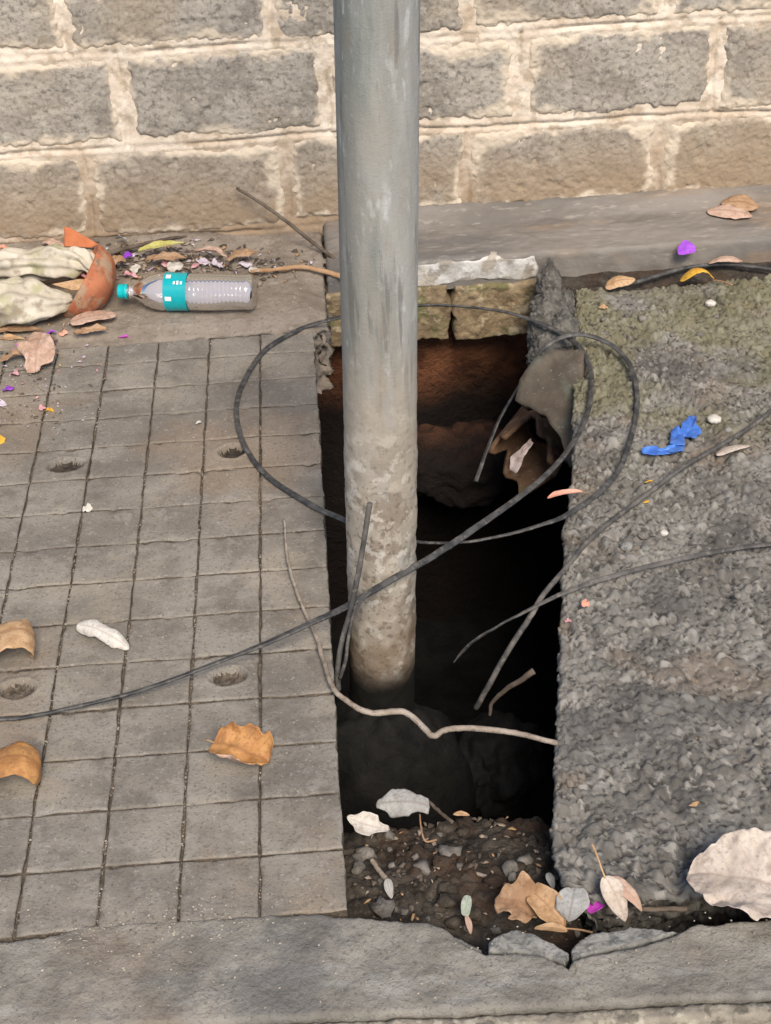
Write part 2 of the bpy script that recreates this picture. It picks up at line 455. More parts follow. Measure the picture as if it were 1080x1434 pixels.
def leafmat(name, a, b, dark=(0.2, 0.1, 0.05), da=0.35, rough=0.6):
    M = mat(name, a, b, 40, ((dark, 60, 0.54, 0.72, da + 0.1), (tuple(0.45 * c for c in a), 260, 0.6, 0.74, 0.5)), ((200, 0.6, 0.002),), rough=rough, obj=True, spec=0.3)
    N, L = M.node_tree.nodes, M.node_tree.links
    P = N['Principled BSDF']
    src = P.inputs['Base Color'].links[0].from_socket
    A = N.new('ShaderNodeAttribute'); A.attribute_name = 'vein'
    x = N.new('ShaderNodeMix'); x.data_type = 'RGBA'
    mm = N.new('ShaderNodeMath'); mm.operation = 'MULTIPLY'; mm.inputs[1].default_value = 0.9
    L.new(A.outputs['Fac'], mm.inputs[0]); L.new(mm.outputs[0], x.inputs[0]); L.new(src, x.inputs[6])
    x.inputs[7].default_value = (*[0.5 * c + 0.5 * d for c, d in zip(a, dark)], 1)
    L.new(x.outputs[2], P.inputs['Base Color'])
    return M


LM = {
    'orange': leafmat('orange leaf', (0.36, 0.165, 0.055), (0.50, 0.26, 0.095)),
    'brown': leafmat('brown leaf', (0.29, 0.17, 0.095), (0.41, 0.265, 0.16)),
    'tan': leafmat('tan leaf', (0.40, 0.245, 0.125), (0.52, 0.345, 0.20)),
    'rose': leafmat('rose brown leaf', (0.42, 0.275, 0.20), (0.53, 0.375, 0.295), (0.24, 0.14, 0.10)),
    'pale': leafmat('pale leaf', (0.46, 0.385, 0.32), (0.56, 0.48, 0.41), (0.27, 0.19, 0.15), 0.4),
    'white': leafmat('bleached leaf', (0.50, 0.46, 0.41), (0.62, 0.585, 0.53), (0.34, 0.28, 0.23), 0.4),
    'greyl': leafmat('grey leaf', (0.29, 0.285, 0.27), (0.40, 0.395, 0.375), (0.17, 0.14, 0.115), 0.45),
    'yellow': leafmat('yellow leaf', (0.62, 0.32, 0.03), (0.74, 0.45, 0.06), (0.45, 0.2, 0.04)),
    'lime': leafmat('yellow green leaf', (0.46, 0.42, 0.12), (0.58, 0.55, 0.20), (0.3, 0.27, 0.1)),
    'salmon': leafmat('salmon leaf', (0.62, 0.28, 0.20), (0.72, 0.38, 0.28), (0.5, 0.2, 0.15)),
    'purple': leafmat('purple petal', (0.26, 0.05, 0.50), (0.38, 0.10, 0.62), (0.2, 0.03, 0.4), 0.2),
    'magenta': leafmat('magenta petal', (0.52, 0.05, 0.50), (0.66, 0.10, 0.60), (0.35, 0.03, 0.35), 0.2),
    'pink': leafmat('faded pink petal', (0.52, 0.25, 0.28), (0.66, 0.38, 0.40), (0.35, 0.12, 0.16), 0.3),
    'lilac': leafmat('dry lilac petal', (0.50, 0.43, 0.50), (0.66, 0.60, 0.64), (0.38, 0.18, 0.25), 0.45),
    'mint': leafmat('pale green scrap', (0.29, 0.34, 0.27), (0.39, 0.44, 0.36), (0.2, 0.2, 0.13), 0.4),
}

# ------------------------------------------------------------------ ground, road
HOLE = (-1.0, 1.0, 1.10, 3.0)


def flat(name, quads, mt):
    V, F = [], []
    for (x0, x1, y0, y1, z) in quads:
        b = len(V)
        V += [(x0, y0, z), (x1, y0, z), (x1, y1, z), (x0, y1, z)]
        F.append((b, b + 1, b + 2, b + 3))
    o = mesh(name, V, F, mt, smooth=False)
    o['kind'] = 'structure'
    return o


flat('ground', [(-60, 60, 3.0, 60, -0.012), (-60, HOLE[0], 1.10, 3.0, -0.012), (HOLE[1], 60, 1.10, 3.0, -0.012)], M_ground)
flat('road', [(-60, 60, -60, 1.10, -0.16)], M_road)

# ------------------------------------------------------------------ the pit
RINGS = [(-0.05, -0.05, 0.56, 1.12, 2.93), (-0.10, -0.07, 0.57, 1.12, 2.945), (-0.16, -0.10, 0.58, 1.12, 2.975), (-0.24, -0.16, 0.60, 1.12, 2.985), (-0.33, -0.24, 0.64, 1.1, 2.985), (-0.45, -0.30, 0.68, 1.1, 2.99),
         (-0.6, -0.36, 0.74, 1.1, 2.96), (-0.8, -0.40, 0.78, 1.1, 3.0), (-1.0, -0.42, 0.8, 1.1, 3.0), (-1.25, -0.42, 0.8, 1.1, 3.0)]
V, F = [], []
per = []
for side in range(4):
    for q in range(60):
        per.append((side, q / 60))
nper = len(per)
for (z, x0, x1, y0, y1) in RINGS:
    P = []
    for s, t in per:
        P.append({0: (x0 + (x1 - x0) * t, y0), 1: (x1, y0 + (y1 - y0) * t), 2: (x1 - (x1 - x0) * t, y1), 3: (x0, y1 - (y1 - y0) * t)}[s])
    P = np.array(P)
    c = P.mean(0)
    n = (P - c) / np.linalg.norm(P - c, axis=1)[:, None]
    amp = 0.012 + 0.10 * min(1, max(0, -z - 0.12) / 0.4)
    d = amp * fbm(P[:, 0] * 6, P[:, 1] * 6, np.full(nper, z * 6), 31, 4) + 0.015 * fbm(P[:, 0] * 30, P[:, 1] * 30, np.full(nper, z * 30), 77, 3)
    P = P + n * d[:, None]
    V += [(p[0], p[1], z) for p in P]
for k in range(len(RINGS) - 1):
    for q in range(nper):
        r = (q + 1) % nper
        F.append((k * nper + q, (k + 1) * nper + q, (k + 1) * nper + r, k * nper + r))
pit = mesh('soil_pit', V, F, M_soil)
pit['kind'] = 'structure'
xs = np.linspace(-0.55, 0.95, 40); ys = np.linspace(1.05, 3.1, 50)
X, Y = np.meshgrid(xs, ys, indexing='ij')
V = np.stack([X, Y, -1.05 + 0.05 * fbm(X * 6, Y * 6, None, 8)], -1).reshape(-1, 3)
fl = mesh('pit_floor', V, [q[::-1] for q in gridfaces(40, 50)] if False else gridfaces(40, 50), M_pitshade)
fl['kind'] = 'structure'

# bank of dirt against the kerb
nx, ny = 220, 120
A = np.stack([np.linspace(-0.10, 0.62, nx), np.full(nx, 1.12)], 1)
B = np.stack([np.linspace(-0.10, 0.62, nx), 1.50 + 0.012 * fbm(np.linspace(-0.1, 0.62, nx) * 18, np.zeros(nx), None, 3)], 1)


def bank_z(x, y):
    d1, d2, r = worley(x * 70, y * 70, 4)
    return -0.085 - 0.04 * sstep(1.34, 1.50, y) - 0.10 * sstep(0.24, 0.34, x) + 0.011 * fbm(x * 16, y * 16, None, 2) + 0.006 * fbm(x * 70, y * 70, None, 5) + 0.005 * np.sqrt(np.maximum(0, 1 - (d1 / 0.55) ** 2)) * (r > 0.45)


bank = sheet('dirt_bank', A, B, ny, bank_z, M_dirt, rnd=0.03, skirt=0.75, rough=0.03, seed=9, rows=8)
bank['kind'] = 'structure'
for q in range(80):
    x = random.uniform(-0.01, 0.27); y = random.uniform(1.25, 1.49)
    s = random.choice([0.004, 0.005, 0.006, 0.008, 0.011]) * random.uniform(0.8, 1.25)
    z = float(bank_z(np.array([x]), np.array([y]))[0])
    rock('stone', (x, y, z + s * 0.1), (s * 1.25, s, s * 0.75), M_dirt if q % 3 else M_stone, bank, seed=q, sub=2, amp=0.75, rot=random.uniform(0, 3))

# strip of dust between the ledge and the rough block
xs = np.linspace(0.47, 1.6, 120)
ds = sheet('dust_strip', np.stack([xs, np.full(120, 2.70)], 1), np.stack([xs, np.full(120, 2.90)], 1), 26,
           lambda x, y: -0.022 + 0.006 * fbm(x * 25, y * 25, None, 4) + 0.012 * sstep(2.80, 2.89, y), M_dirt, rnd=0.01, skirt=0.1, rough=0.006)
ds['kind'] = 'structure'

# ------------------------------------------------------------------ paving slab
slab = tag(empty('paving_slab', (-0.02, 1.24, 0)), 'brown-grey concrete paving slab scored into small squares left of the pit', 'paving slab')
slab_loc = np.array(slab.location)


def local(o, root):
    """keep world placement while parented"""
    o.matrix_parent_inverse = Matrix.Translation(root.location).inverted()
    return o


C0, CELL, R0, RC = -0.1283, 0.1, 2.7165, 0.09824
SX1 = -0.0215
yy = np.linspace(1.243, 2.70, 260)
ex = SX1 + 0.0022 * fbm(yy * 30, yy * 0, None, 3) + 0.0015 * fbm(yy * 120, yy * 0, None, 5)
body = sheet('slab_body', np.stack([np.full(260, -1.14), yy], 1), np.stack([ex - 0.0015, yy], 1), 12, lambda x, y: -0.024 + 0 * x, [M_groove, M_edge], slab, rnd=0.001, skirt=0.06, rough=0.004, rows=5, seed=2)
ng = 259 * 11
mi = np.zeros(len(body.data.polygons), int); mi[ng:] = 1
body.data.polygons.foreach_set('material_index', mi.tolist())
local(body, slab)
edges_x = [SX1] + [C0 - CELL * k for k in range(0, 11)]
HOLES = [(325, 633, 0.027, 0.024), (92, 652, 0.034, 0.024), (320, 948, 0.029, 0.021), (25, 965, 0.029, 0.022)]
HW = [(gp(h[0], h[1])[:2], h[2], h[3]) for h in HOLES]
for i in range(10):
    xr, xl = edges_x[i], edges_x[i + 1]
    for j in range(15):
        yb, yf = R0 - RC * j, R0 - RC * (j + 1)
        if j == 14: yf = 1.2435
        gx = 0.0014 + 0.0006 * random.random(); gy = 0.0016 + 0.0006 * random.random()
        x1 = xr - (gx if i else 0.0); x0 = xl + gx
        y1 = yb - gy; y0 = yf + (gy if j < 14 else 0)
        hole = [h for h in HW if x0 < h[0][0] < x1 and y0 < h[0][1] < y1]
        n = 44 if hole else 24
        t = np.linspace(0, 1, n)
        if not hole: t = np.concatenate([[0, 0.008, 0.022], np.linspace(0.05, 0.95, n - 6), [0.978, 0.992, 1]])
        gxv, gyv = np.meshgrid(x0 + (x1 - x0) * t, y0 + (y1 - y0) * t, indexing='ij')
        ed = np.minimum(np.minimum(gxv - x0, x1 - gxv), np.minimum(gyv - y0, y1 - gyv))
        # edges wander
        wob = 0.0022
        jx = wob * fbm(gxv * 40, gyv * 40, None, 50 + i, 3) * sstep(0.012, 0, ed)
        jy = wob * fbm(gxv * 40, gyv * 40, None, 90 + j, 3) * sstep(0.012, 0, ed)
        if i == 0: jx = jx + sstep(0.02, 0, x1 - gxv) * (0.0022 * fbm(gyv * 30, gyv * 0, None, 3) + 0.0015 * fbm(gyv * 120, gyv * 0, None, 5))
        z = 0.0016 * fbm(gxv * 14, gyv * 14, None, 6) + 0.0006 * fbm(gxv * 90, gyv * 90, None, 8) + random.uniform(-0.0006, 0.0006) + 0.0008
        chip = sstep(0.15, 0.55, fbm(gxv * 45, gyv * 45, None, 12, 3)) * sstep(0.011, 0.001, ed)
        z = z - 0.003 * chip - 0.0012 * sstep(0.0022, 0, ed) - 0.0012 * (ed <= 1e-6)
        for (hc, ha, hb) in hole:
            q = np.hypot((gxv - hc[0]) / ha, (gyv - hc[1]) / hb) + 0.12 * fbm(gxv * 60, gyv * 60, None, 21, 3)
            z = z - (0.016 + 0.004 * fbm(gxv * 150, gyv * 150, None, 22, 3)) * sstep(1.0, 0.72, q) + 0.0012 * sstep(0.25, 0.0, np.abs(q - 1.1))
        V = np.stack([gxv + jx, gyv + jy, z], -1).reshape(-1, 3)
        F = gridfaces(n, n)
        # sides
        per = [k * n for k in range(n)] + [(n - 1) * n + k for k in range(1, n)] + [k * n + n - 1 for k in range(n - 2, -1, -1)] + [k for k in range(n - 2, 0, -1)]
        S = V[per].copy(); S[:, 2] = -0.026
        b = len(V); mper = len(per)
        V = np.concatenate([V, S])
        F += [(per[k], b + k, b + (k + 1) % mper, per[(k + 1) % mper]) for k in range(mper)]
        sq = local(mesh('square', V, F, [M_slab, M_groove, M_dirt], slab), slab)
        mi = np.zeros(len(F), np.int32); mi[(n - 1) * (n - 1):] = 1
        for (hc, ha, hb) in hole:
            cc = V[np.array(F[:(n - 1) * (n - 1)])].mean(1)
            inn = np.hypot((cc[:, 0] - hc[0]) / ha, (cc[:, 1] - hc[1]) / hb) + 0.12 * fbm(cc[:, 0] * 60, cc[:, 1] * 60, None, 21, 3) < 0.84
            mi[:(n - 1) * (n - 1)][inn] = 2 if hc[1] > 2.0 else 1
        sq.data.polygons.foreach_set('material_index', mi)


yy = np.linspace(1.247, 2.69, 400)
dust = sheet('groove_dust', np.stack([np.full(400, -1.12), yy], 1), np.stack([np.full(400, SX1 - 0.006), yy], 1), 260, lambda x, y: -0.0065 + 0.0012 * fbm(x * 60, y * 60, None, 19) + 0.001 * fbm(x * 200, y * 200, None, 20) - 0.016 * sum(sstep(1.5, 1.25, np.hypot((x - h_[0][0]) / h_[1], (y - h_[0][1]) / h_[2])) for h_ in HW), M_groove, slab, rnd=0.001, skirt=0.01, rough=0.0, rows=2, seed=2)
local(dust, slab)


def grit(name, pts, smin, smax, mt, label=None, cat=None):
    V, F = [], []
    O = np.array([(1, 0, 0), (-1, 0, 0), (0, 1, 0), (0, -1, 0), (0, 0, 1), (0, 0, -1)], float)
    T = [(0, 2, 4), (2, 1, 4), (1, 3, 4), (3, 0, 4), (2, 0, 5), (1, 2, 5), (3, 1, 5), (0, 3, 5)]
    for p in pts:
        s = random.uniform(smin, smax)
        sc = np.array([random.uniform(0.6, 1.4), random.uniform(0.6, 1.4), random.uniform(0.5, 0.9)]) * s
        a = random.uniform(0, 6.28); ca, sa = math.cos(a), math.sin(a)
        Q = O * sc * rng.uniform(0.75, 1.25, (6, 1))
        Q = np.stack([Q[:, 0] * ca - Q[:, 1] * sa, Q[:, 0] * sa + Q[:, 1] * ca, Q[:, 2]], 1) + np.array(p)
        b = len(V)
        V += Q.tolist(); F += [tuple(b + k for k in t) for t in T]
    o = mesh(name, V, F, mt, smooth=False)
    o['kind'] = 'stuff'
    if label: tag(o, label, cat)
    return o


pts = []
for k in range(0, 9):
    xg = C0 - CELL * k
    for q in range(430):
        y = random.uniform(1.25, 2.68)
        if vn(np.array([y * 9.0]), np.array([k * 7.3]))[0] > -0.15 - 0.5 * (y < 1.6):
            pts.append((xg + random.gauss(0, 0.0022), y, -0.0065 + random.uniform(0, 0.005)))
for q in range(900):
    y = random.uniform(1.25, 2.68); x = random.uniform(-0.95, -0.03)
    if fbm(np.array([x * 5]), np.array([y * 5]), None, 44)[0] > 0.12: pts.append((x, y, 0.0014))
for q in range(420):
    x = random.gauss(-0.27, 0.09); y = random.gauss(1.235, 0.025)
    if x < -0.05: pts.append((x, y, 0.003))
for q in range(350):
    x = random.uniform(-0.75, 0.5); y = random.uniform(1.09, 1.2)
    pts.append((x, y, 0.0035))
for q in range(420):
    x = random.uniform(-0.85, 0.0); y = random.uniform(2.70, 3.05)
    pts.append((x, y, 0.02 + 0.02 * (y > 2.95)))
for q in range(330):
    x = random.gauss(-0.62, 0.06); y = random.gauss(2.52, 0.09)
    pts.append((x, min(y, 2.68), 0.002))
grit('grit', pts, 0.0006, 0.0019, M_grit, 'pale grit and crumbs scattered over slab grooves and kerb', 'grit')

# ------------------------------------------------------------------ concrete strip behind the slab
n = 260
xs = np.linspace(-1.2, 0.008, n)
yf = 2.688 + 0.004 * fbm(xs * 12, xs * 0, None, 6) + 0.003 * fbm(xs * 70, xs * 0, None, 7) + 0.03 * sstep(-0.035, 0.005, xs)
yb = np.full(n, 3.10)


def strip_z(x, y):
    z = 0.016 + 0.014 * sstep(2.80, 3.06, y) + 0.006 * fbm(x * 9, y * 9, None, 15) + 0.003 * fbm(x * 40, y * 40, None, 16) + 0.0018 * fbm(x * 130, y * 130, None, 17)
    z = z - 0.010 * sstep(2.735, 2.69, y)
    z = z - 0.02 * sstep(2.94, 2.86, y) * sstep(-0.04, 0.01, x + 0.012 * fbm(y * 30, y * 0, None, 18))
    return z + 0.018 * sstep(3.02, 3.085, y + 0.03 * fbm(x * 8, y * 8, None, 40)) * sstep(-0.12, -0.3, x)


strip = sheet('concrete_strip', np.stack([xs, yf], 1), np.stack([xs, yb], 1), 110, strip_z, M_strip, rnd=0.006, skirt=0.14, rough=0.03, rows=20, seed=4)
tag(strip, 'worn brown concrete strip between scored slab and wall, under the bottle', 'concrete strip')

# ------------------------------------------------------------------ block wall
WY = 3.09
wall = tag(empty('block_wall', (0.2, WY, 0.045)), 'wall of rough grey blocks with cream mortar joints behind the pole', 'wall')
BEDS = [0.045 + 0.2015 * k for k in range(0, 8)]
JO = [[-0.481, -0.058, 0.33, 0.748], [-0.38, 0.039, 0.441, 0.85], [-0.477, -0.066, 0.333, 0.738]]
joints = []
for k in range(7):
    j = list(JO[k]) if k < 3 else [v + 0.1 * ((k % 2) * 1.0) + random.uniform(-0.01, 0.01) for v in (-0.48, -0.062, 0.335, 0.745)]
    while j[-1] < 2.0: j.append(j[-1] + 0.408)
    while j[0] > -1.7: j.insert(0, j[0] - 0.412)
    joints.append(j)


def bedz(k, x):
    return BEDS[k] + 0.004 * np.sin(x * 3.1 + k * 1.7) + 0.003 * np.sin(x * 9 + k)


xs = np.concatenate([np.arange(-1.7, -0.85, 0.012), np.arange(-0.85, 1.2, 0.004), np.arange(1.2, 2.1, 0.012)]); zs = np.concatenate([np.arange(-0.06, 0.56, 0.004), np.arange(0.56, 1.44, 0.015)])
X, Z = np.meshgrid(xs, zs, indexing='ij')
h = 0.003 * fbm(X * 10, Z * 10, None, 60) + 0.0028 * fbm(X * 45, Z * 45, None, 61) + 0.0015 * fbm(X * 150, Z * 150, None, 62)
for k in range(0, 8):
    dz = Z - bedz(k, X) + 0.003 * fbm(X * 20, Z * 0, None, 70 + k)
    on = sstep(-0.35, 0.15, fbm(X * 5, Z * 0 + k * 3, None, 80))
    h = h - 0.0075 * np.exp(-(dz / 0.0028) ** 2) * on + 0.002 * np.exp(-((np.abs(dz) - 0.009) / 0.005) ** 2)
for k in range(7):
    inside = (Z > bedz(k, X)) & (Z < bedz(min(k + 1, 7), X))
    for q, jx in enumerate(joints[k]):
        dx = X - jx - 0.004 * np.sin(Z * 30 + q) + 0.002 * fbm(Z * 40, Z * 0 + q, None, 90)
        on = sstep(-0.4, 0.1, fbm(Z * 12, Z * 0 + q * 5 + k, None, 95))
        h = h - 0.008 * np.exp(-(dx / 0.003) ** 2) * inside * on
V = np.stack([X, WY - h, Z], -1).reshape(-1, 3)
local(mesh('mortar', V, gridfaces(len(xs), len(zs)), M_mortar, wall), wall)
bi = 0
for k in range(7):
    for q in range(len(joints[k]) - 1):
        x0, x1 = joints[k][q], joints[k][q + 1]
        xm = (x0 + x1) / 2
        z0, z1 = float(bedz(k, xm)), float(bedz(k + 1, xm))
        near = -0.9 < xm < 1.25 and k < 3
        a, b = (130, 66) if near else (30, 16)
        X, Z = np.meshgrid(np.linspace(x0 + 0.002, x1 - 0.002, a), np.linspace(z0 + 0.002, z1 - 0.002, b), indexing='ij')
        ed = np.minimum(np.minimum(X - x0, x1 - X), np.minimum(Z - z0, z1 - Z))
        mx = 0.014 + 0.004 * (k == 1)
        e = ed + 0.013 * fbm(X * 16, Z * 16, None, 100 + bi, 3) + 0.008 * fbm(X * 70, Z * 70, None, 101 + bi, 3)
        hh = 0.0052 + random.uniform(-0.001, 0.001) - 0.013 * sstep(mx + 0.010, mx - 0.010, e) - 0.03 * sstep(0.008, 0.0, ed)
        pit_ = fbm(X * 70, Z * 70, None, 130 + bi, 4)
        hh = hh + 0.002 * fbm(X * 12, Z * 12, None, 140 + bi) + 0.0016 * pit_ - 0.0035 * sstep(0.25, 0.6, fbm(X * 38, Z * 38, None, 150 + bi, 4)) + 0.0016 * fbm(X * 170, Z * 170, None, 151, 2)
        V = np.stack([X, WY - hh, Z], -1).reshape(-1, 3)
        e2_ = ed + 0.035 * fbm(X * 10, Z * 10, None, 180 + bi, 4) + 0.012 * fbm(X * 60, Z * 60, None, 181 + bi, 3)
        smear = sstep(0.036, 0.012, e2_)
        local(mesh('block', V, gridfaces(a, b), M_block, wall, attr={'smear': smear}), wall)
        bi += 1
# back of the wall
V = [(-1.7, WY + 0.012, -0.3), (2.1, WY + 0.012, -0.3), (2.1, WY + 0.2, -0.3), (-1.7, WY + 0.2, -0.3), (-1.7, WY + 0.03, 1.43), (2.1, WY + 0.03, 1.43), (2.1, WY + 0.2, 1.43), (-1.7, WY + 0.2, 1.43)]
local(mesh('core', V, [(0, 1, 5, 4), (1, 2, 6, 5), (2, 3, 7, 6), (3, 0, 4, 7), (4, 5, 6, 7)], M_mortar, wall, False), wall)

# ------------------------------------------------------------------ ledge at the foot of the wall, right of the pole
ledge = tag(empty('wall_ledge', (0.5, 2.97, 0.0)), 'brown rendered ledge along the wall foot right of the pole', 'ledge')
n = 330
xs = np.linspace(0.012, 1.9, n)
LF = 2.885


def ledge_z(x, y):
    return 0.046 - 0.024 * sstep(0.13, 0.0, x + 0.03 * fbm(x * 20, y * 20, None, 37)) + 0.006 * sstep(3.0, 3.085, y) + 0.004 * fbm(x * 12, y * 12, None, 33) + 0.0022 * fbm(x * 60, y * 90, None, 34) + 0.024 * sstep(3.02, 3.1, y + 0.03 * fbm(x * 10, y * 10, None, 35))


lt = sheet('ledge_top', np.stack([xs, LF + 0.003 * fbm(xs * 20, xs * 0, None, 36)], 1), np.stack([xs, np.full(n, 3.10)], 1), 60, ledge_z, M_ledge, ledge, rnd=0.009, skirt=0.062, rough=0.004, seed=7)
local(lt, ledge)


def faceplate(name, xL, xR, zlo, zhi, ysurf, mt, parent, nx, nz, amp, seed, edge, depth=0.06):
    t = np.linspace(0, 1, nx); s = np.linspace(0, 1, nz)
    T, S = np.meshgrid(t, s, indexing='ij')
    X = xL + (xR - xL) * T
    zl = zlo + edge * fbm(X * 22, X * 0 + seed, None, seed, 3); zh = zhi + edge * 0.5 * fbm(X * 22, X * 0 + seed + 9, None, seed + 3, 3)
    Z = zl + (zh - zl) * S
    X = X + edge * fbm(Z * 30, Z * 0, None, seed + 5, 3) * (np.abs(T - 0.5) * 2) ** 3
    ed = np.minimum(np.minimum(T, 1 - T) * (xR - xL), np.minimum(S, 1 - S) * (zhi - zlo))
    y = ysurf - amp * fbm(X * 18, Z * 18, None, seed + 1) - amp * 0.5 * fbm(X * 80, Z * 80, None, seed + 2) + 0.007 * sstep(0.008, 0, ed) + depth * (ed <= 1e-9)
    V = np.stack([X, y, Z], -1).reshape(-1, 3)
    return mesh(name, V, gridfaces(nx, nz), mt, parent)


local(faceplate('plaster', 0.06, 0.455, -0.016, 0.042, LF - 0.001, M_plaster, ledge, 150, 30, 0.003, 3, 0.014, 0.012), ledge)
found = tag(empty('foundation_course', (0.25, 2.9, -0.1)), 'mossy ochre foundation stones under the ledge at the back of the pit', 'foundation')
local(faceplate('stone', -0.06, 0.2715, -0.148, -0.014, LF - 0.004, M_found, found, 110, 46, 0.007, 11, 0.012, 0.09), found)
local(faceplate('stone', 0.2725, 0.50, -0.150, -0.015, LF - 0.006, M_found, found, 80, 46, 0.008, 17, 0.012, 0.09), found)

# ------------------------------------------------------------------ rough block right of the pit
edge_px = [(806, 405), (804, 450), (808, 500), (801, 560), (803, 620), (800, 660), (795, 700), (788, 740), (787, 800), (785, 860), (783, 920), (780, 980), (778, 1040), (775, 1100), (772, 1160), (775, 1200), (786, 1232)]
E_ = np.array([gp(*p)[:2] for p in edge_px])[::-1]
yfront = 1.232
ytab = np.concatenate([[yfront], E_[:, 1]]); xtab = np.concatenate([[E_[0, 0] + 0.035], E_[:, 0]])
n = 540
yy = np.linspace(yfront, 2.795, n)
lx = np.interp(yy, ytab, xtab) + 0.004 * fbm(yy * 40, yy * 0, None, 21) + 0.003 * fbm(yy * 130, yy * 0, None, 22)
rx = np.full(n, 1.12)
# back and front border lines wander a little
A = np.stack([lx, yy], 1); B = np.stack([rx, yy + 0.03 * (yy - yfront) / 1.5], 1)
B[:, 1] = yy - 0.018 * sstep(1.4, 1.232, yy) + 0.012 * sstep(2.7, 2.8, yy)


def agg(x, y):
    x2 = x + 0.004 * fbm(x * 70, y * 70, None, 200, 3); y2 = y + 0.004 * fbm(x * 70, y * 70, None, 201, 3)
    out, peb = 0.0, np.full(np.shape(x), 0.45)
    cover = np.zeros(np.shape(x))
    for (fq, sd_, thr, amp) in ((210, 12, 0.25, 0.0030), (115, 11, 0.42, 0.0072), (62, 13, 0.78, 0.0105)):
        d1, d2, r = worley(x2 * fq, y2 * fq, sd_)
        flat_ = np.sqrt(np.clip((d2 - d1) * 2.0, 0, 1))
        dome = np.sqrt(np.maximum(0, 1 - (d1 / 0.7) ** 2))
        on = (r > thr)
        hgt = 1.2 * amp * (0.4 * flat_ + 0.6 * dome * flat_) * (0.45 + 0.55 * (r - thr) / (1 - thr)) * on
        peb = np.where(on & (flat_ > 0.45) & (hgt > out), (r * 7.31) % 1.0, peb)
        out = np.maximum(out, hgt)
        cover = np.maximum(cover, flat_ * on)
    return out, peb, cover


def agg_z(x, y):
    out, peb, cover = agg(x, y)
    worn = 1.15 - 0.6 * sstep(0.0, 0.45, fbm(x * 8, y * 8, None, 204, 3))
    z = -0.003 + out * worn + 0.011 * fbm(x * 9, y * 9, None, 203, 4) + 0.0018 * fbm(x * 200, y * 200, None, 205, 3) + 0.003 * fbm(x * 45, y * 45, None, 207, 3)
    return z - 0.010 * sstep(0.2, 0.6, fbm(x * 24, y * 24, None, 206, 3))


def agg_at(x, y, z):
    dn = np.minimum(z + 0.02, 0)
    out, peb, cover = agg(x + 0.7 * dn, y - dn)
    gap = sstep(0.42, 0.0, cover)
    moss = sstep(-0.5, 0.25, fbm(x * 8, y * 8, None, 210, 4)) * sstep(1.95, 2.45, y + 0.2 * fbm(x * 5, y * 5, None, 211))
    grime = sstep(0.0, 0.5, fbm(x * 6, y * 9, None, 215, 4)) * sstep(2.3, 1.9, y)
    return {'peb': peb, 'gap': gap, 'moss': np.clip(moss, 0, 1), 'grime': grime}


blk = tag(empty('rough_concrete_block', (0.65, 1.24, 0)), 'pebbly coarse concrete block right of the pit, mossy towards the wall', 'concrete block')
tv = np.concatenate([np.linspace(0, 0.04, 18)[:-1], np.linspace(0.04, 1, 255)])
bo = sheet('concrete_body', A, B, len(tv), agg_z, M_agg, blk, rnd=0.011, skirt=0.17, rough=0.014, rows=26, splay=-0.07, seed=6, attrf=agg_at, tvals=tv)
local(bo, blk)
for q in range(60):
    y = random.uniform(1.28, 2.78); x = random.uniform(np.interp(y, ytab, xtab) + 0.02, 0.62 + 0.2 * (y - 1.2))
    s = random.choice([0.004, 0.005, 0.006]) * random.uniform(0.8, 1.3)
    z = float(agg_z(np.array([x]), np.array([y]))[0])
    local(rock('stone', (x, y, z + s * 0.02), (s * 1.3, s, s * 0.8), M_stone, blk, seed=q + 300, sub=2, rot=random.uniform(0, 3), amp=0.35), blk)


def on_block(px, py, lift=0.0):
    p = gp(px, py, 0.0)
    for _ in range(3):
        p = gp(px, py, float(agg_z(np.array([p[0]]), np.array([p[1]]))[0]) + lift)
    return p


# ------------------------------------------------------------------ kerb
kerb = tag(empty('kerb', (0, 1.1, 0)), 'grey concrete kerb along the front with a cracked chipped back edge', 'kerb')
kpx = [(-60, 1322), (0, 1318), (60, 1313), (110, 1297), (160, 1292), (240, 1288), (320, 1284), (400, 1280), (440, 1277), (470, 1283), (500, 1286), (540, 1288), (600, 1292), (625, 1303), (648, 1322), (680, 1337), (720, 1335), (760, 1341), (788, 1352), (796, 1359), (801, 1346),
       (830, 1337), (880, 1327), (920, 1316), (955, 1304), (975, 1293), (1000, 1294), (1040, 1289), (1080, 1287), (1140, 1283)]
K = np.array([gp(*p)[:2] for p in kpx])
K = np.concatenate([[[-1.5, 1.238]], K, [[1.5, 1.18]]])
n = 700
xs = np.concatenate([np.linspace(-1.5, -0.7, 30)[:-1], np.linspace(-0.7, 0.7, n - 60), np.linspace(0.7, 1.5, 32)[1:]])
kb = np.interp(xs, K[:, 0], K[:, 1]) + 0.0022 * fbm(xs * 60, xs * 0, None, 24) + 0.0012 * fbm(xs * 200, xs * 0, None, 25)
kf = np.full(len(xs), 1.108 - 0.0) - 0.042 * (xs + 0.45) * 1.0
kf = kf + 0.003 * fbm(xs * 9, xs * 0, None, 26)


def kerb_z(x, y):
    z = 0.0025 + 0.003 * fbm(x * 9, y * 14, None, 27) + 0.0022 * fbm(x * 45, y * 60, None, 28) + 0.0006 * fbm(x * 180, y * 180, None, 29)
    crack = np.abs(x - (0.2365 + 0.012 * (1.14 - y) / 0.05 + 0.004 * fbm(y * 90, y * 0, None, 30)))
    return z - 0.004 * np.exp(-(crack / 0.0018) ** 2) * (y < 1.15) + 0.003 * sstep(1.15, 1.20, y) * sstep(-0.2, -0.4, x) * 0


ko = sheet('kerb_body', np.stack([xs, kf], 1), np.stack([xs, kb], 1), 46, kerb_z, M_kerb, kerb, rnd=0.007, skirt=0.13, rough=0.006, rows=6, seed=8)
local(ko, kerb)
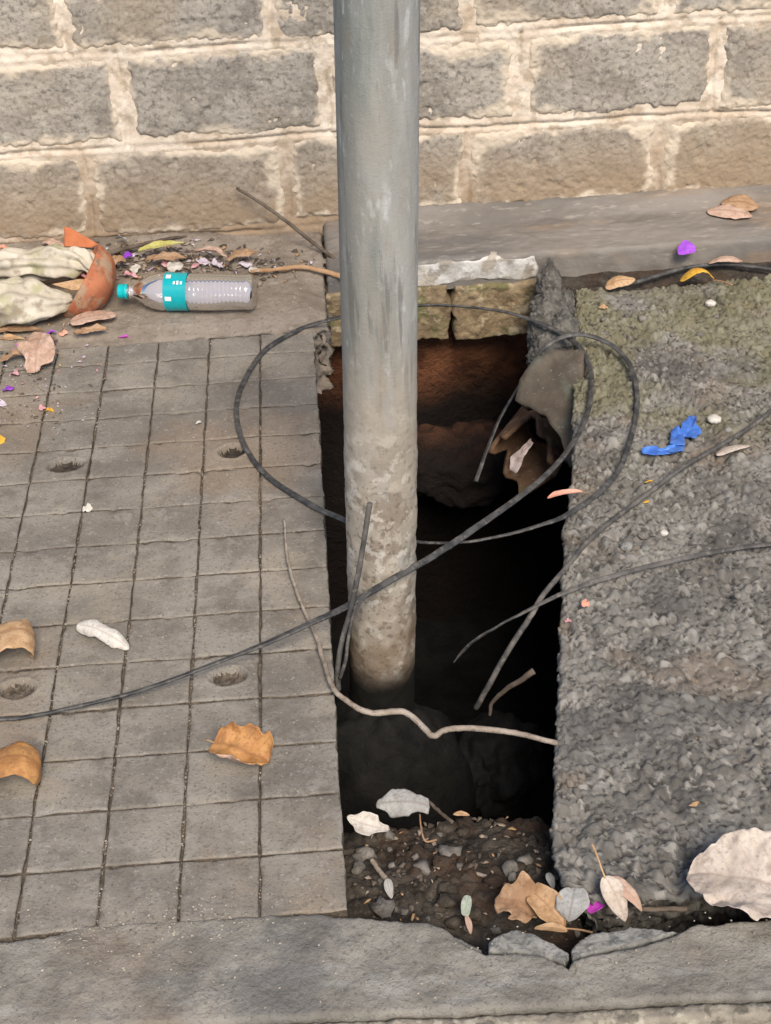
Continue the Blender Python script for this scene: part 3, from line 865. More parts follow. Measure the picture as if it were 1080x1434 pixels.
# the pale worn nosing along the front of the kerb
nf = sheet('nosing', np.stack([xs, kf - 0.024], 1), np.stack([xs, kf - 0.0015], 1), 9, lambda x, y: -0.003 + 0.003 * fbm(x * 30, y * 40, None, 41) + 0.002 * fbm(x * 120, y * 120, None, 42), M_nose, kerb, rnd=0.008, skirt=0.15, rough=0.007, rows=5, seed=18)
local(nf, kerb)


def chip(front, back, seed, lift, skirt=0.05):
    Fp = np.array([gp(*p)[:2] for p in front]); Bp = np.array([gp(*p)[:2] for p in back])
    t = np.linspace(0, 1, 70)
    tf = np.linspace(0, 1, len(Fp)); tb = np.linspace(0, 1, len(Bp))
    A = np.stack([np.interp(t, tf, Fp[:, c]) for c in (0, 1)], 1); B = np.stack([np.interp(t, tb, Bp[:, c]) for c in (0, 1)], 1)
    A[:, 1] += 0.0015 * fbm(A[:, 0] * 120, A[:, 0] * 0, None, seed); B[:, 1] += 0.003 * fbm(B[:, 0] * 90, B[:, 0] * 0, None, seed + 1)
    o = sheet('fragment', A, B, 22, lambda x, y: lift + 0.004 * fbm(x * 50, y * 50, None, seed + 2) + 0.002 * fbm(x * 150, y * 150, None, seed + 3), M_chip, kerb, rnd=0.005, skirt=skirt, rough=0.005, seed=seed)
    return local(o, kerb)


chip([(684, 1331), (722, 1330), (760, 1335), (792, 1348)], [(684, 1318), (700, 1306), (722, 1296), (745, 1304), (775, 1316), (797, 1330)], 51, -0.003)
chip([(802, 1339), (830, 1330), (880, 1320), (925, 1309), (952, 1300)], [(800, 1325), (812, 1308), (835, 1300), (870, 1294), (905, 1290), (935, 1298), (955, 1298)], 57, -0.006)
chip([(640, 1318), (655, 1323), (675, 1331)], [(622, 1299), (640, 1303), (675, 1318)], 61, -0.012)

# ------------------------------------------------------------------ dark mortar lump and plate in the back right corner of the pit
def crag(name, parts, mt, seed, sub=5):
    """a jagged lump grown from overlapping stones, one surface each"""
    V, F = [], []
    import bmesh
    bm = bmesh.new(); bmesh.ops.create_icosphere(bm, subdivisions=sub, radius=1.0)
    V0 = np.array([v.co[:] for v in bm.verts]); F0 = [[v.index for v in f.verts] for f in bm.faces]
    bm.free()
    for q, (c, size) in enumerate(parts):
        d = 1 + 0.42 * fbm(V0[:, 0] * 1.7 + q * 5, V0[:, 1] * 1.7, V0[:, 2] * 1.7, seed + q, 3) + 0.34 * np.abs(fbm(V0[:, 0] * 5 + q, V0[:, 1] * 5, V0[:, 2] * 5, seed + 30 + q, 4)) + 0.10 * fbm(V0[:, 0] * 16, V0[:, 1] * 16, V0[:, 2] * 16, seed + 60 + q, 3)
        b_ = len(V)
        V += (V0 * d[:, None] * np.array(size)[None] + np.array(c)[None]).tolist()
        F += [[i + b_ for i in f] for f in F0]
    loc = np.array(parts[0][0])
    return mesh(name, V, F, mt, None, True, None, None, loc)


lump = crag('mortar_lump', [(gp(772, 438, 0.0), (0.038, 0.055, 0.04)), (gp(769, 404, 0.006), (0.024, 0.04, 0.036)), (gp(770, 388, 0.012), (0.014, 0.03, 0.03)), (gp(757, 468, -0.02), (0.026, 0.04, 0.045)), (gp(788, 468, -0.012), (0.032, 0.045, 0.04)), (gp(775, 500, -0.05), (0.044, 0.045, 0.05)), (gp(791, 430, 0.0), (0.02, 0.03, 0.03))], M_lump, 71)
tag(lump, 'dark jagged lump of mortar at the back right corner of the pit', 'mortar lump')


def platemesh(name, pts, mt, thick, parent=None, amp=0.002, seed=0, ctr=None):
    """a broken plate with the given corner places, filled from its middle outwards"""
    P = np.array(pts); n = len(P)
    ring = []
    for i in range(n):
        for q in range(8):
            ring.append(P[i] + (P[(i + 1) % n] - P[i]) * q / 8)
    ring = np.array(ring); c = P.mean(0) if ctr is None else np.array(ctr)
    V = [c]
    K_ = 8
    for k in range(1, K_ + 1):
        for p in ring: V.append(c + (p - c) * k / K_)
    V = np.array(V)
    V = V + amp * np.stack([fbm(V[:, 0] * 60, V[:, 1] * 60, V[:, 2] * 60, seed + q, 3) for q in range(3)], 1)
    m_ = len(ring)
    F = [(0, 1 + q, 1 + (q + 1) % m_) for q in range(m_)]
    for k in range(K_ - 1):
        for q in range(m_):
            r = (q + 1) % m_
            F.append((1 + k * m_ + q, 1 + (k + 1) * m_ + q, 1 + (k + 1) * m_ + r, 1 + k * m_ + r))
    p0, p1, p2 = V[F[0][0]], V[F[0][1]], V[F[0][2]]
    if np.dot(np.cross(p1 - p0, p2 - p0), CAM - p0) < 0: F = [tuple(reversed(f)) for f in F]
    o = mesh(name, V, F, mt, parent, True, None, None, c if parent is None else None)
    s = o.modifiers.new('thick', 'SOLIDIFY'); s.thickness = thick; s.offset = -1
    return o


PN = np.array([-0.42, -0.50, 0.76]); PP = gp(800, 560, -0.03)


def onplate(px, py):
    d = _ray(px, py)
    return CAM + d * (np.dot(PP - CAM, PN) / np.dot(d, PN))


pl = platemesh('concrete_plate', [onplate(*p) for p in ((750, 500), (780, 490), (815, 490), (815, 560), (812, 655), (797, 654), (784, 612), (762, 580), (722, 562), (728, 532))], M_plate, 0.03, amp=0.003, seed=3, ctr=onplate(786, 545))
tag(pl, 'smooth grey-brown concrete plate sloping into the pit below the mortar lump', 'concrete plate')

# broken clay pipe end under the plate
pc = gp(738, 640, -0.24)
V, F = [], []
ax = np.array([-0.45, -0.80, 0.05]); ax /= np.linalg.norm(ax)
e1 = np.cross(ax, [0, 0, 1.0]); e1 /= np.linalg.norm(e1); e2 = np.cross(e1, ax)
npf, nl = 40, 14
for i in range(nl):
    for q in range(npf):
        a = 2 * math.pi * q / npf
        L_ = -0.16 + (0.16 + 0.03 * math.sin(3 * a) + 0.02 * math.sin(7 * a + 1)) * i / (nl - 1)
        r = 0.062 + 0.003 * math.sin(5 * a)
        V.append(pc + ax * L_ + (e1 * math.cos(a) + e2 * math.sin(a)) * r)
for i in range(nl - 1):
    for q in range(npf):
        r = (q + 1) % npf
        F.append((i * npf + q, i * npf + r, (i + 1) * npf + r, (i + 1) * npf + q))
o = mesh('clay_pipe', V, F, M_pipe, loc=pc)
s = o.modifiers.new('thick', 'SOLIDIFY'); s.thickness = 0.009
tag(o, 'broken end of a brown clay pipe deep in the pit below the concrete plate', 'pipe')
for q, (px, py, z, sx) in enumerate([(640, 640, -0.42, 0.10), (700, 1070, -0.45, 0.085)]):
    c = gp(px, py, z)
    o = rock('soil_clod', c, (sx * 1.3, sx * 0.9, sx * 0.8), [M_soil, M_pitshade][q], seed=q + 40, sub=5, amp=0.6, rot=q, freq=1.6)
    tag(o, ['dark reddish clod of soil in the pit behind the cable end', 'dim black clod in the pit above the front dirt bank'][q], 'soil clod')

# ------------------------------------------------------------------ pole
PY = 1.87
pb, pt = yp(535, 900, PY), yp(527.5, 0, PY)
ax = (pt - pb) / np.linalg.norm(pt - pb)
p0 = pb - ax * (pb[2] + 1.0) / ax[2]
p1 = pb + ax * (2.6 - pb[2]) / ax[2]
V, F = [], []
nz, npf = 420, 64
zz = np.concatenate([np.linspace(0, 0.2, 20)[:-1], np.linspace(0.2, 0.56, 330), np.linspace(0.56, 1, 72)[1:]])
e1 = np.cross(ax, [0, 1.0, 0]); e1 /= np.linalg.norm(e1); e2 = np.cross(ax, e1)
for t in zz:
    c = p0 + (p1 - p0) * t
    for q in range(npf):
        a = 2 * math.pi * q / npf
        V.append(c + (e1 * math.cos(a) + e2 * math.sin(a)) * 0.0527)
V = np.array(V)
low = sstep(0.50, 0.12, V[:, 2])
nn = 0.0024 * low * fbm(V[:, 0] * 60, V[:, 1] * 60, V[:, 2] * 60, 5) + 0.0018 * low * sstep(0.1, 0.5, fbm(V[:, 0] * 24, V[:, 1] * 24, V[:, 2] * 14, 6)) + 0.0005 * fbm(V[:, 0] * 30, V[:, 1] * 30, V[:, 2] * 6, 7)
ca = np.repeat(p0[None], len(V), 0) + ((V - p0) @ ax)[:, None] * ax[None]
rd = (V - ca); rd /= np.linalg.norm(rd, axis=1)[:, None]
V = V + rd * nn[:, None]
for i in range(len(zz) - 1):
    for q in range(npf):
        r = (q + 1) % npf
        F.append((i * npf + q, i * npf + r, (i + 1) * npf + r, (i + 1) * npf + q))
F.append(tuple((len(zz) - 1) * npf + q for q in range(npf)))
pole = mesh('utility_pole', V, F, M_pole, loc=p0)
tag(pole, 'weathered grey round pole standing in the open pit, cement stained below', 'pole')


dark_mound = rock('shade_mound', (float(p0[0] + (p1[0] - p0[0]) * 0.16), PY - 0.03, -0.56), (0.16, 0.13, 0.36), M_pitshade, seed=77, sub=5, amp=0.25, freq=1.8)  # added mound, hides the pole foot where it should fade into shade
tag(dark_mound, 'near-black mound added to darken the foot of the pole in the pit', 'added mound')

# ------------------------------------------------------------------ cables and roots
def path(pts, n):
    """pts: (px, py, z) or (px, py, 'b', lift) on the rough block"""
    W = []
    for p in pts:
        W.append(on_block(p[0], p[1], p[3]) if p[2] == 'b' else gp(*p))
    C_ = spline(W, n)
    u_ = np.linspace(0, n / 9.0, n)
    return C_ + 0.0016 * np.stack([fbm(u_, u_ * 0 + 3.3 * q, None, 300 + len(pts) + q, 3) for q in range(3)], 1)


A1 = [(-80, 1014, 0.006), (0, 1007, 0.006), (60, 1000, 0.009), (200, 966, 0.022), (330, 918, 0.038), (430, 876, 0.055), (500, 841, 0.06), (575, 797, 0.06), (640, 757, 0.05), (710, 708, 0.035), (770, 660, 0.02), (808, 612, 0.016), (827, 560, 0.016), (825, 510, 0.02), (800, 475, 0.02),
      (750, 450, 0.03), (690, 434, 0.035), (630, 428, 0.035), (588, 428, 0.035), (530, 434, 0.03), (470, 446, 0.02), (420, 461, 0.01), (372, 490, 0.0075), (341, 535, 0.0075), (331, 580, 0.0075), (343, 625, 0.0075), (373, 665, 0.0075), (415, 695, 0.009), (450, 714, 0.012), (482, 728, 0.012),
      (530, 748, 0.008), (585, 759, 0.008), (640, 760, 0.012), (690, 753, 0.015), (750, 738, 0.016), (792, 721, 0.012), (840, 690, 0.012), (870, 650, 0.012), (889, 595, 0.013), (892, 548, 0.014), (880, 508, 0.016), (855, 482, 0.022), (820, 469, 0.034), (788, 472, 0.035), (762, 488, 0.02), (745, 512, -0.02), (722, 548, -0.07), (700, 588, -0.12), (682, 628, -0.16), (667, 674, -0.2)]
P = path(A1, 620)
rad = np.full(620, 0.0036)
rad[:250] = 0.0040
c = tube('looped_cable', P, rad, M_cable, twin=True, noise=0.0006)
tag(c, 'long black twin cable crossing the slab and looping round the pole over the pit', 'cable')
c = tube('cable', path([(1090, 568, 'b', 0.012), (1040, 605, 'b', 0.012), (960, 652, 'b', 0.010), (900, 697, 'b', 0.009), (835, 747, 'b', 0.009), (797, 790, 0.008), (765, 828, 0.006), (748, 855, 0.0), (735, 875, -0.02), (710, 915, -0.06), (685, 960, -0.11), (667, 992, -0.16)], 150), np.linspace(0.0040, 0.0046, 150), M_cable2)
tag(c, 'grey cable coming over the rough block at upper right and dropping into the pit', 'cable')
c = tube('cable', path([(1095, 760, 'b', 0.012), (1000, 773, 'b', 0.011), (900, 795, 'b', 0.010), (840, 812, 'b', 0.010), (790, 830, 0.012), (745, 852, 0.008), (700, 875, -0.02), (660, 900, -0.07), (635, 928, -0.13)], 120), np.concatenate([np.full(110, 0.0030), np.linspace(0.003, 0.001, 10)]), M_cable2, twin=True)
tag(c, 'thin dark cable crossing the middle of the rough block into the pit', 'cable')
c = tube('cable', path([(1100, 382, 0.0), (1060, 374, 0.004), (1010, 370, 0.006), (960, 375, 0.006), (915, 388, 0.004), (870, 402, 0.0), (845, 410, -0.01)], 80), 0.0045, M_cable)
tag(c, 'black cable along the back edge of the rough block below the ledge', 'cable')
r_ = np.concatenate([np.linspace(0.0018, 0.0034, 60), np.linspace(0.0034, 0.0046, 60), np.linspace(0.0046, 0.0040, 80)])
c = tube('dry_root', path([(398, 728, 0.012), (402, 770, 0.012), (409, 806, 0.010), (425, 850, 0.009), (443, 890, 0.010), (455, 930, 0.012), (468, 966, 0.014), (492, 986, 0.008), (520, 998, 0.0), (562, 997, -0.005), (585, 1010, -0.01), (606, 1031, -0.015), (622, 1023, -0.012), (660, 1020, -0.008), (720, 1026, -0.004), (785, 1042, -0.006)], 200), r_, M_twig, noise=0.0012, seed=3)
tag(c, 'pale dry root bent across slab edge and pit in front of the pole', 'root')
up = [yp(474, 966, 1.70), yp(473, 940, 1.705), yp(478, 902, 1.715), (yp(492, 850, 1.73)), yp(504, 792, 1.745), yp(512, 742, 1.75), yp(518, 705, 1.755)]
c = tube('upright_wire', spline(up, 80), np.concatenate([np.linspace(0.0045, 0.0036, 40), np.linspace(0.0042, 0.0040, 40)]), M_cable2, noise=0.0006, seed=5)
tag(c, 'stiff dark wire standing upright in front of the pole foot', 'wire')
up = [yp(476, 950, 1.69), yp(484, 925, 1.69), yp(487, 900, 1.695), yp(492, 872, 1.70), yp(500, 850, 1.705), yp(520, 828, 1.71)]
c = tube('bent_wire', spline(up, 50), np.linspace(0.003, 0.0016, 50), M_cable2, noise=0.0005, seed=6)
tag(c, 'short bent wire beside the upright wire at the pole foot', 'wire')
c = tube('twig', path([(749, 939, -0.06), (730, 952, -0.075), (708, 966, -0.10), (690, 984, -0.13), (686, 1002, -0.15)], 40), np.linspace(0.005, 0.0025, 40), M_twigd, noise=0.001, seed=9)
tag(c, 'short dark twig in the pit between cable end and dry root', 'twig')
st = [yp(331, 263, 3.06), yp(368, 286, 3.045), yp(405, 313, 3.02), yp(440, 341, 2.99), yp(474, 366, 2.96)]
c = tube('stick', spline(st, 60), np.linspace(0.0032, 0.0042, 60), M_twigd, noise=0.001, seed=12)
tag(c, 'thin dark stick leaning against the wall left of the pole', 'stick')
c = tube('tan_root', path([(352, 380, 0.034), (385, 377, 0.037), (420, 374, 0.035), (450, 379, 0.03), (480, 388, 0.022)], 60), np.linspace(0.004, 0.006, 60), mat('tan root', (0.36, 0.21, 0.11), (0.46, 0.29, 0.17), 30, (), ((200, 0.8, 0.002),)), noise=0.0015, seed=14)
tag(c, 'flat tan root running from the bottle to the pole', 'root')
c = tube('branch', path([(150, 355, 0.045), (180, 347, 0.05), (225, 337, 0.05), (262, 331, 0.048)], 50), np.linspace(0.006, 0.003, 50), M_twigd, noise=0.0015, seed=15)
tag(c, 'dark broken branch lying behind the yellow-green leaf at the wall foot', 'branch')
for q, (pts, r, lb) in enumerate([
    ([(644, 1218, -0.085), (670, 1224, -0.082), (704, 1233, -0.08)], 0.0028, 'pale straight twig lying on the dirt bank left of the leaf heap'),
    ([(521, 1205, -0.075), (530, 1218, -0.075), (540, 1230, -0.072)], 0.0035, 'short pale twig stub on the dirt bank near the slab edge'),
    ([(598, 1121, -0.10), (614, 1135, -0.10), (634, 1152, -0.098)], 0.0026, 'thin brown twig at the top of the dirt bank by the grey leaf'),
    ([(900, 1274, -0.03), (930, 1272, -0.03), (962, 1273, -0.03)], 0.0035, 'short brown twig in the gap between rough block and kerb')]):
    c = tube('twig', path(pts, 24), r, M_twig if q < 2 else M_twigd, noise=0.0012, seed=20 + q)
    tag(c, lb, 'twig')


# ------------------------------------------------------------------ bottle
def lathe(name, prof, c, axis, mt, parent=None, seg=48, a0=0.0, a1=2 * math.pi, warp=None):
    axis = np.array(axis, float); axis /= np.linalg.norm(axis)
    e1 = np.cross(axis, [0, 0, 1.0]); e1 /= np.linalg.norm(e1); e2 = np.cross(e1, axis)
    full = abs(a1 - a0 - 2 * math.pi) < 1e-6
    m_ = seg if full else seg + 1
    V, F = [], []
    for (s, r) in prof:
        for q in range(m_):
            a = a0 + (a1 - a0) * q / seg
            rr = r * (1 + (warp(s, a) if warp else 0))
            V.append(np.array(c) + axis * s + (e1 * math.cos(a) + e2 * math.sin(a)) * rr)
    for i in range(len(prof) - 1):
        for q in range(m_ if full else m_ - 1):
            r = (q + 1) % m_
            F.append((i * m_ + q, i * m_ + r, (i + 1) * m_ + r, (i + 1) * m_ + q))
    return mesh(name, V, F, mt, parent)


M_pet = bpy.data.materials.new('clear plastic')
M_pet.use_nodes = True
N, L = M_pet.node_tree.nodes, M_pet.node_tree.links
for nd in list(N):
    if nd.type == 'BSDF_PRINCIPLED': N.remove(nd)
tr = N.new('ShaderNodeBsdfTransparent'); tr.inputs[0].default_value = (0.97, 0.965, 0.98, 1)
gl = N.new('ShaderNodeBsdfGlossy'); gl.inputs['Roughness'].default_value = 0.06
df = N.new('ShaderNodeBsdfTranslucent'); df.inputs[0].default_value = (0.97, 0.94, 0.99, 1)
di = N.new('ShaderNodeBsdfDiffuse'); di.inputs[0].default_value = (0.92, 0.89, 0.95, 1)
fr = N.new('ShaderNodeFresnel'); fr.inputs[0].default_value = 1.65
m0 = N.new('ShaderNodeMixShader'); m0.inputs[0].default_value = 0.5
m1 = N.new('ShaderNodeMixShader'); m1.inputs[0].default_value = 0.52
m2 = N.new('ShaderNodeMixShader')
L.new(df.outputs[0], m0.inputs[1]); L.new(di.outputs[0], m0.inputs[2])
L.new(tr.outputs[0], m1.inputs[1]); L.new(m0.outputs[0], m1.inputs[2])
L.new(fr.outputs[0], m2.inputs[0]); L.new(m1.outputs[0], m2.inputs[1]); L.new(gl.outputs[0], m2.inputs[2])
L.new(m2.outputs[0], N['Material Output'].inputs[0])
M_cap = mat('turquoise cap', (0.0, 0.46, 0.50), (0.0, 0.50, 0.54), 30, (), (), rough=0.4, spec=0.5)
M_label = mat('turquoise label', (0.0, 0.36, 0.40), (0.0, 0.42, 0.46), 30, (), (), rough=0.28, spec=0.6)
M_white = mat('white print', (0.75, 0.78, 0.80), (0.8, 0.82, 0.84), 30, (), (), rough=0.3, spec=0.5)
BR = 0.0375
b0, b1 = gp(166, 408, 0.058), gp(357, 409, 0.058)
bl = np.linalg.norm(b1 - b0); bax = (b1 - b0) / bl
bot = tag(empty('water_bottle', b0 - np.array([0, 0, 0.04])), 'clear plastic water bottle with turquoise label and cap lying below the wall', 'bottle')
prof = [(0.016, 0.0125), (0.022, 0.0125), (0.024, 0.0155), (0.027, 0.0155), (0.028, 0.0128), (0.034, 0.0135), (0.045, 0.021), (0.058, 0.029), (0.072, 0.0345), (0.086, 0.0372), (0.092, BR)]
s = 0.095
lab0, lab1 = 0.098, 0.146
prof += [(lab0, BR - 0.0012), (lab1, BR - 0.0012), (lab1 + 0.004, BR)]
s = lab1 + 0.006
while s < bl - 0.018:
    prof += [(s, BR), (s + 0.002, BR - 0.0002), (s + 0.004, BR - 0.0005), (s + 0.006, BR - 0.0002)]
    s += 0.0085
prof += [(bl - 0.012, BR), (bl - 0.005, BR - 0.002), (bl - 0.001, BR - 0.007), (bl, BR - 0.012), (bl - 0.004, BR - 0.022), (bl - 0.006, 0.002)]
dent = lambda s, a: 0.035 * math.sin(s * 40 + 1) * math.sin(2 * a + s * 15) * (s > 0.05)
local(lathe('bottle_body', prof, b0, bax, M_pet, bot, 64, warp=dent), bot)
cp = lathe('cap', [(0.0, 0.001), (0.0, 0.0125), (0.001, 0.0142), (0.004, 0.0145), (0.015, 0.0145), (0.0155, 0.0152), (0.018, 0.0152), (0.0185, 0.0128)], b0, bax, M_cap, bot, 40, warp=lambda s, a: 0.02 * math.cos(20 * a))
local(cp, bot)
lb = lathe('label', [(lab0 + 0.001, BR + 0.0004), (lab1 - 0.001, BR + 0.0004)], b0, bax, M_label, bot, 64, warp=dent)
local(lb, bot)


def print_patch(s0, s1, aa, ab):
    prof = [(s0 + (s1 - s0) * q / 4, BR + 0.0010) for q in range(5)]
    return lathe('print', prof, b0, bax, M_white, lb, 10, aa, ab, warp=dent)


# angle runs round the axis; about 1.6 looks up, 3 towards the viewer's far side
UPA = math.pi / 2


def va(deg): return UPA + math.radians(deg)


# which way is the viewer
_e1 = np.cross(bax, [0, 0, 1.0]); _e1 /= np.linalg.norm(_e1)
sgn = -1 if np.dot(_e1, [0, -1, 0]) > 0 else 1     # towards the viewer from the top
for (s0, s1, d0, d1) in ((0.108, 0.130, -34, -28), (0.108, 0.112, -26, -20), (0.126, 0.130, -26, -20), (0.104, 0.114, 4, 20), (0.120, 0.124, 30, 40), (0.127, 0.131, 28, 41), (0.134, 0.138, 30, 40), (0.103, 0.116, 78, 92)):
    a_, b_ = va(sgn * d0), va(sgn * d1)
    print_patch(s0, s1, min(a_, b_), max(a_, b_))

# ------------------------------------------------------------------ leaves and petals
def leaf(name, base, tip, width, mt, label, cat='leaf', arch=0.01, curl=0.4, roll=0.0, crinkle=0.003, seed=0, under=None, stem=0.0, stemdir=None, blunt=1.0, group=None, twist=0.0, notch=0.0, taper=0.0, stempts=None, lat=7, res=(36, 17), fold=0.10, spine=None):
    base = np.array(base); tip = np.array(tip)
    d = tip - base; Ln = np.linalg.norm(d); e1 = d / Ln
    up0 = np.array([0, 0, 1.0])
    e2 = np.cross(up0, e1); e2 /= np.linalg.norm(e2); e3 = np.cross(e1, e2)
    nu, nv = res
    V, vein = [], []
    if spine is not None:
        SP = spline(np.array(spine), nu)
        ST = np.gradient(SP, axis=0); ST /= np.linalg.norm(ST, axis=1)[:, None]
        side = e2.copy()
    for i in range(nu):
        u = i / (nu - 1)
        prof = math.sin(math.pi * min(1, max(0, u)) ** (0.85 + taper)) ** (0.62 * blunt)
        wv = width * 0.5 * max(prof, 0.03)
        a = roll + twist * (u - 0.5)
        f2 = e2 * math.cos(a) + e3 * math.sin(a); f3 = e3 * math.cos(a) - e2 * math.sin(a)
        c = base + d * u + up0 * arch * 4 * u * (1 - u)
        if spine is not None:
            c = SP[i]
            side = side - ST[i] * np.dot(side, ST[i]); side /= np.linalg.norm(side)
            nrm = np.cross(ST[i], side)
            f2 = side * math.cos(a) + nrm * math.sin(a); f3 = nrm * math.cos(a) - side * math.sin(a)
        for j in range(nv):
            v = -1 + 2 * j / (nv - 1)
            ww = wv * (1 - notch * max(0, math.sin(9 * u + seed)) * abs(v) ** 3)
            ph = v * max(abs(curl), 1e-3) * (1 if True else 0)
            k = max(abs(curl), 1e-3)
            o2 = ww * math.sin(ph) / k
            o3 = ww * (1 - math.cos(ph)) / k * (1 if curl >= 0 else -1)
            V.append(c + f2 * o2 + f3 * (o3 + fold * ww * abs(v)))
            mid = max(0, 1 - abs(v) / (0.13 if nv < 20 else 0.06))
            sl_ = (u * lat - abs(v) * 1.3) % 1.0
            vein.append(max(mid, 0.7 * max(0, 1 - min(sl_, 1 - sl_) / (0.10 if nv < 20 else 0.07))) if lat else mid)
    V = np.array(V)
    wt = np.tile(0.35 + 1.0 * np.abs(np.linspace(-1, 1, nv)) ** 2, nu)[:, None]
    V = V + crinkle * wt * np.stack([fbm(V[:, 0] * 45 + seed, V[:, 1] * 45, V[:, 2] * 45, seed + q, 3) for q in range(3)], 1) * np.array([0.5, 0.5, 1.2])
    F = gridfaces(nu, nv)
    mf = F[(nu // 2) * (nv - 1) + nv // 2]
    p0_, p1_, p2_ = V[mf[0]], V[mf[1]], V[mf[2]]
    if np.dot(np.cross(p1_ - p0_, p2_ - p0_), e3 * math.cos(roll) - e2 * math.sin(roll)) < 0: F = [f[::-1] for f in F]
    loc = base
    o = mesh(name, V, F, [LM[mt], LM[under or mt]], None, True, {'vein': vein}, None, loc)
    s = o.modifiers.new('thick', 'SOLIDIFY'); s.thickness = 0.0006; s.offset = 0; s.material_offset = 1; s.material_offset_rim = 0
    tag(o, label, cat, group)
    if stempts is not None:
        st = tube('stem', spline(np.array(stempts), 16), np.linspace(0.0011, 0.0016, 16), LM['brown'] if mt not in ('pale', 'tan') else LM['tan'], o, 6)
        local(st, o)
    elif stem:
        sd_ = -e1 if stemdir is None else np.array(stemdir)
        st = tube('stem', spline([base + e1 * 0.004, base + sd_ * stem * 0.5 + up0 * 0.002, base + sd_ * stem], 10), np.linspace(0.0011, 0.0015, 10), LM['brown'], o, 6)
        local(st, o)
    return o


leaf('fallen_leaf', gp(-45, 905, 0.01), gp(44, 912, 0.004), 0.075, 'tan', 'orange-brown arched leaf at the left picture edge above the cable', curl=-0.55, seed=1, under='brown', crinkle=0.006, blunt=0.6, spine=[gp(-48, 905, 0.004), gp(-10, 890, 0.045), gp(26, 881, 0.052), gp(48, 892, 0.034), gp(43, 911, 0.004)])
leaf('fallen_leaf', gp(-45, 1090, 0.01), gp(57, 1094, 0.004), 0.062, 'orange', 'bright orange arched leaf at the left picture edge below the cable', curl=-0.55, seed=2, under='pale', crinkle=0.006, blunt=0.6, spine=[gp(-50, 1092, 0.004), gp(-12, 1068, 0.046), gp(26, 1058, 0.056), gp(54, 1072, 0.038), gp(57, 1094, 0.004)])
leaf('fallen_leaf', gp(108, 874, 0.02), gp(181, 908, 0.004), 0.036, 'white', 'small bleached white leaf lying on the scored slab above the cable', arch=0.010, curl=-1.1, seed=3, roll=0.45, crinkle=0.006, blunt=0.75, lat=0, notch=0.12)
leaf('fallen_leaf', gp(298, 1040, 0.022), gp(378, 1068, 0.012), 0.082, 'orange', 'crumpled orange-brown leaf on the slab in front of the dry root', arch=0.006, curl=1.2, seed=4, under='rose', roll=0.25, crinkle=0.015, blunt=0.6, stem=0.010, notch=0.15)
leaf('fallen_leaf', gp(1180, 1278, 0.026), gp(962, 1224, 0.024), 0.125, 'pale', 'large pale veined leaf at lower right lying across block and kerb', arch=0.018, curl=0.15, seed=5, roll=-0.22, crinkle=0.010, blunt=0.7, notch=0.14, lat=7, res=(110, 61), fold=0.30)
leaf('fallen_leaf', gp(602, 1130, -0.065), gp(527, 1126, -0.065), 0.044, 'greyl', 'grey leaf with trailing stem at the top of the dirt bank', arch=0.008, curl=-0.6, seed=6, roll=-0.5, crinkle=0.006, blunt=0.5, notch=0.5, under='brown', stempts=[gp(588, 1140, -0.07), gp(590, 1160, -0.078), gp(596, 1178, -0.084), gp(612, 1176, -0.084)])
leaf('fallen_leaf', gp(486, 1144, -0.055), gp(546, 1162, -0.066), 0.036, 'white', 'torn white leaf in the dirt against the slab edge', arch=-0.004, curl=0.7, seed=7, roll=0.4, crinkle=0.004, notch=0.7)
leaf('fallen_leaf', gp(755, 1282, -0.045), gp(692, 1258, -0.03), 0.062, 'brown', 'curled orange-brown leaf, leftmost of the heap in the kerb gap', arch=0.014, curl=0.9, seed=8, roll=-0.5, crinkle=0.012, under='tan', blunt=0.55, notch=0.4)
leaf('fallen_leaf', gp(792, 1300, -0.04), gp(734, 1242, -0.025), 0.040, 'tan', 'folded ochre leaf in the middle of the heap in the kerb gap', arch=0.010, curl=0.9, seed=9, roll=-0.35, crinkle=0.006, under='lime', stempts=[gp(792, 1300, -0.04), gp(812, 1302, -0.036), gp(830, 1306, -0.03)])
leaf('fallen_leaf', gp(796, 1292, -0.03), gp(806, 1242, -0.002), 0.044, 'greyl', 'rounded pale grey leaf with dark midrib in the kerb gap heap', arch=0.006, curl=-0.3, seed=10, roll=-0.1, crinkle=0.006, blunt=0.85, taper=0.1)
leaf('fallen_leaf', gp(795, 1304, -0.03), gp(748, 1300, -0.03), 0.014, 'tan', 'narrow pale yellow leaf lying lowest in the kerb gap heap', arch=0.004, curl=0.5, seed=11, crinkle=0.002, lat=0)
leaf('fallen_leaf', gp(847, 1228, 0.03), gp(876, 1291, -0.02), 0.030, 'pale', 'upright pale leaf with long thin stem leaning on the block corner', arch=0.008, curl=-0.5, seed=12, roll=0.35, crinkle=0.003, stempts=[gp(848, 1230, 0.030), gp(842, 1215, 0.038), gp(835, 1195, 0.046), gp(829, 1182, 0.05)])
leaf('fallen_leaf', gp(853, 1230, 0.02), gp(899, 1276, -0.01), 0.020, 'rose', 'narrow rusty leaf tucked behind the upright pale leaf', arch=0.010, curl=-0.6, seed=13, roll=0.2, crinkle=0.002)
leaf('petal', gp(822, 1276, -0.03), gp(848, 1262, -0.02), 0.026, 'magenta', 'dull purple petal in the kerb gap between grey leaf and upright leaf', 'petal', arch=0.006, curl=0.7, seed=14, lat=0, roll=0.4)
leaf('leaf_scrap', gp(651, 1282, -0.05), gp(657, 1255, -0.045), 0.014, 'mint', 'pale green leaf scrap on the dirt bank in the kerb gap', arch=0.003, curl=0.3, seed=15, lat=0, blunt=0.5)
leaf('leaf_scrap', gp(654, 1280, -0.055), gp(659, 1308, -0.06), 0.008, 'rose', 'small reddish scrap hanging below the pale green leaf scrap', arch=0.002, curl=0.3, seed=16, lat=0)
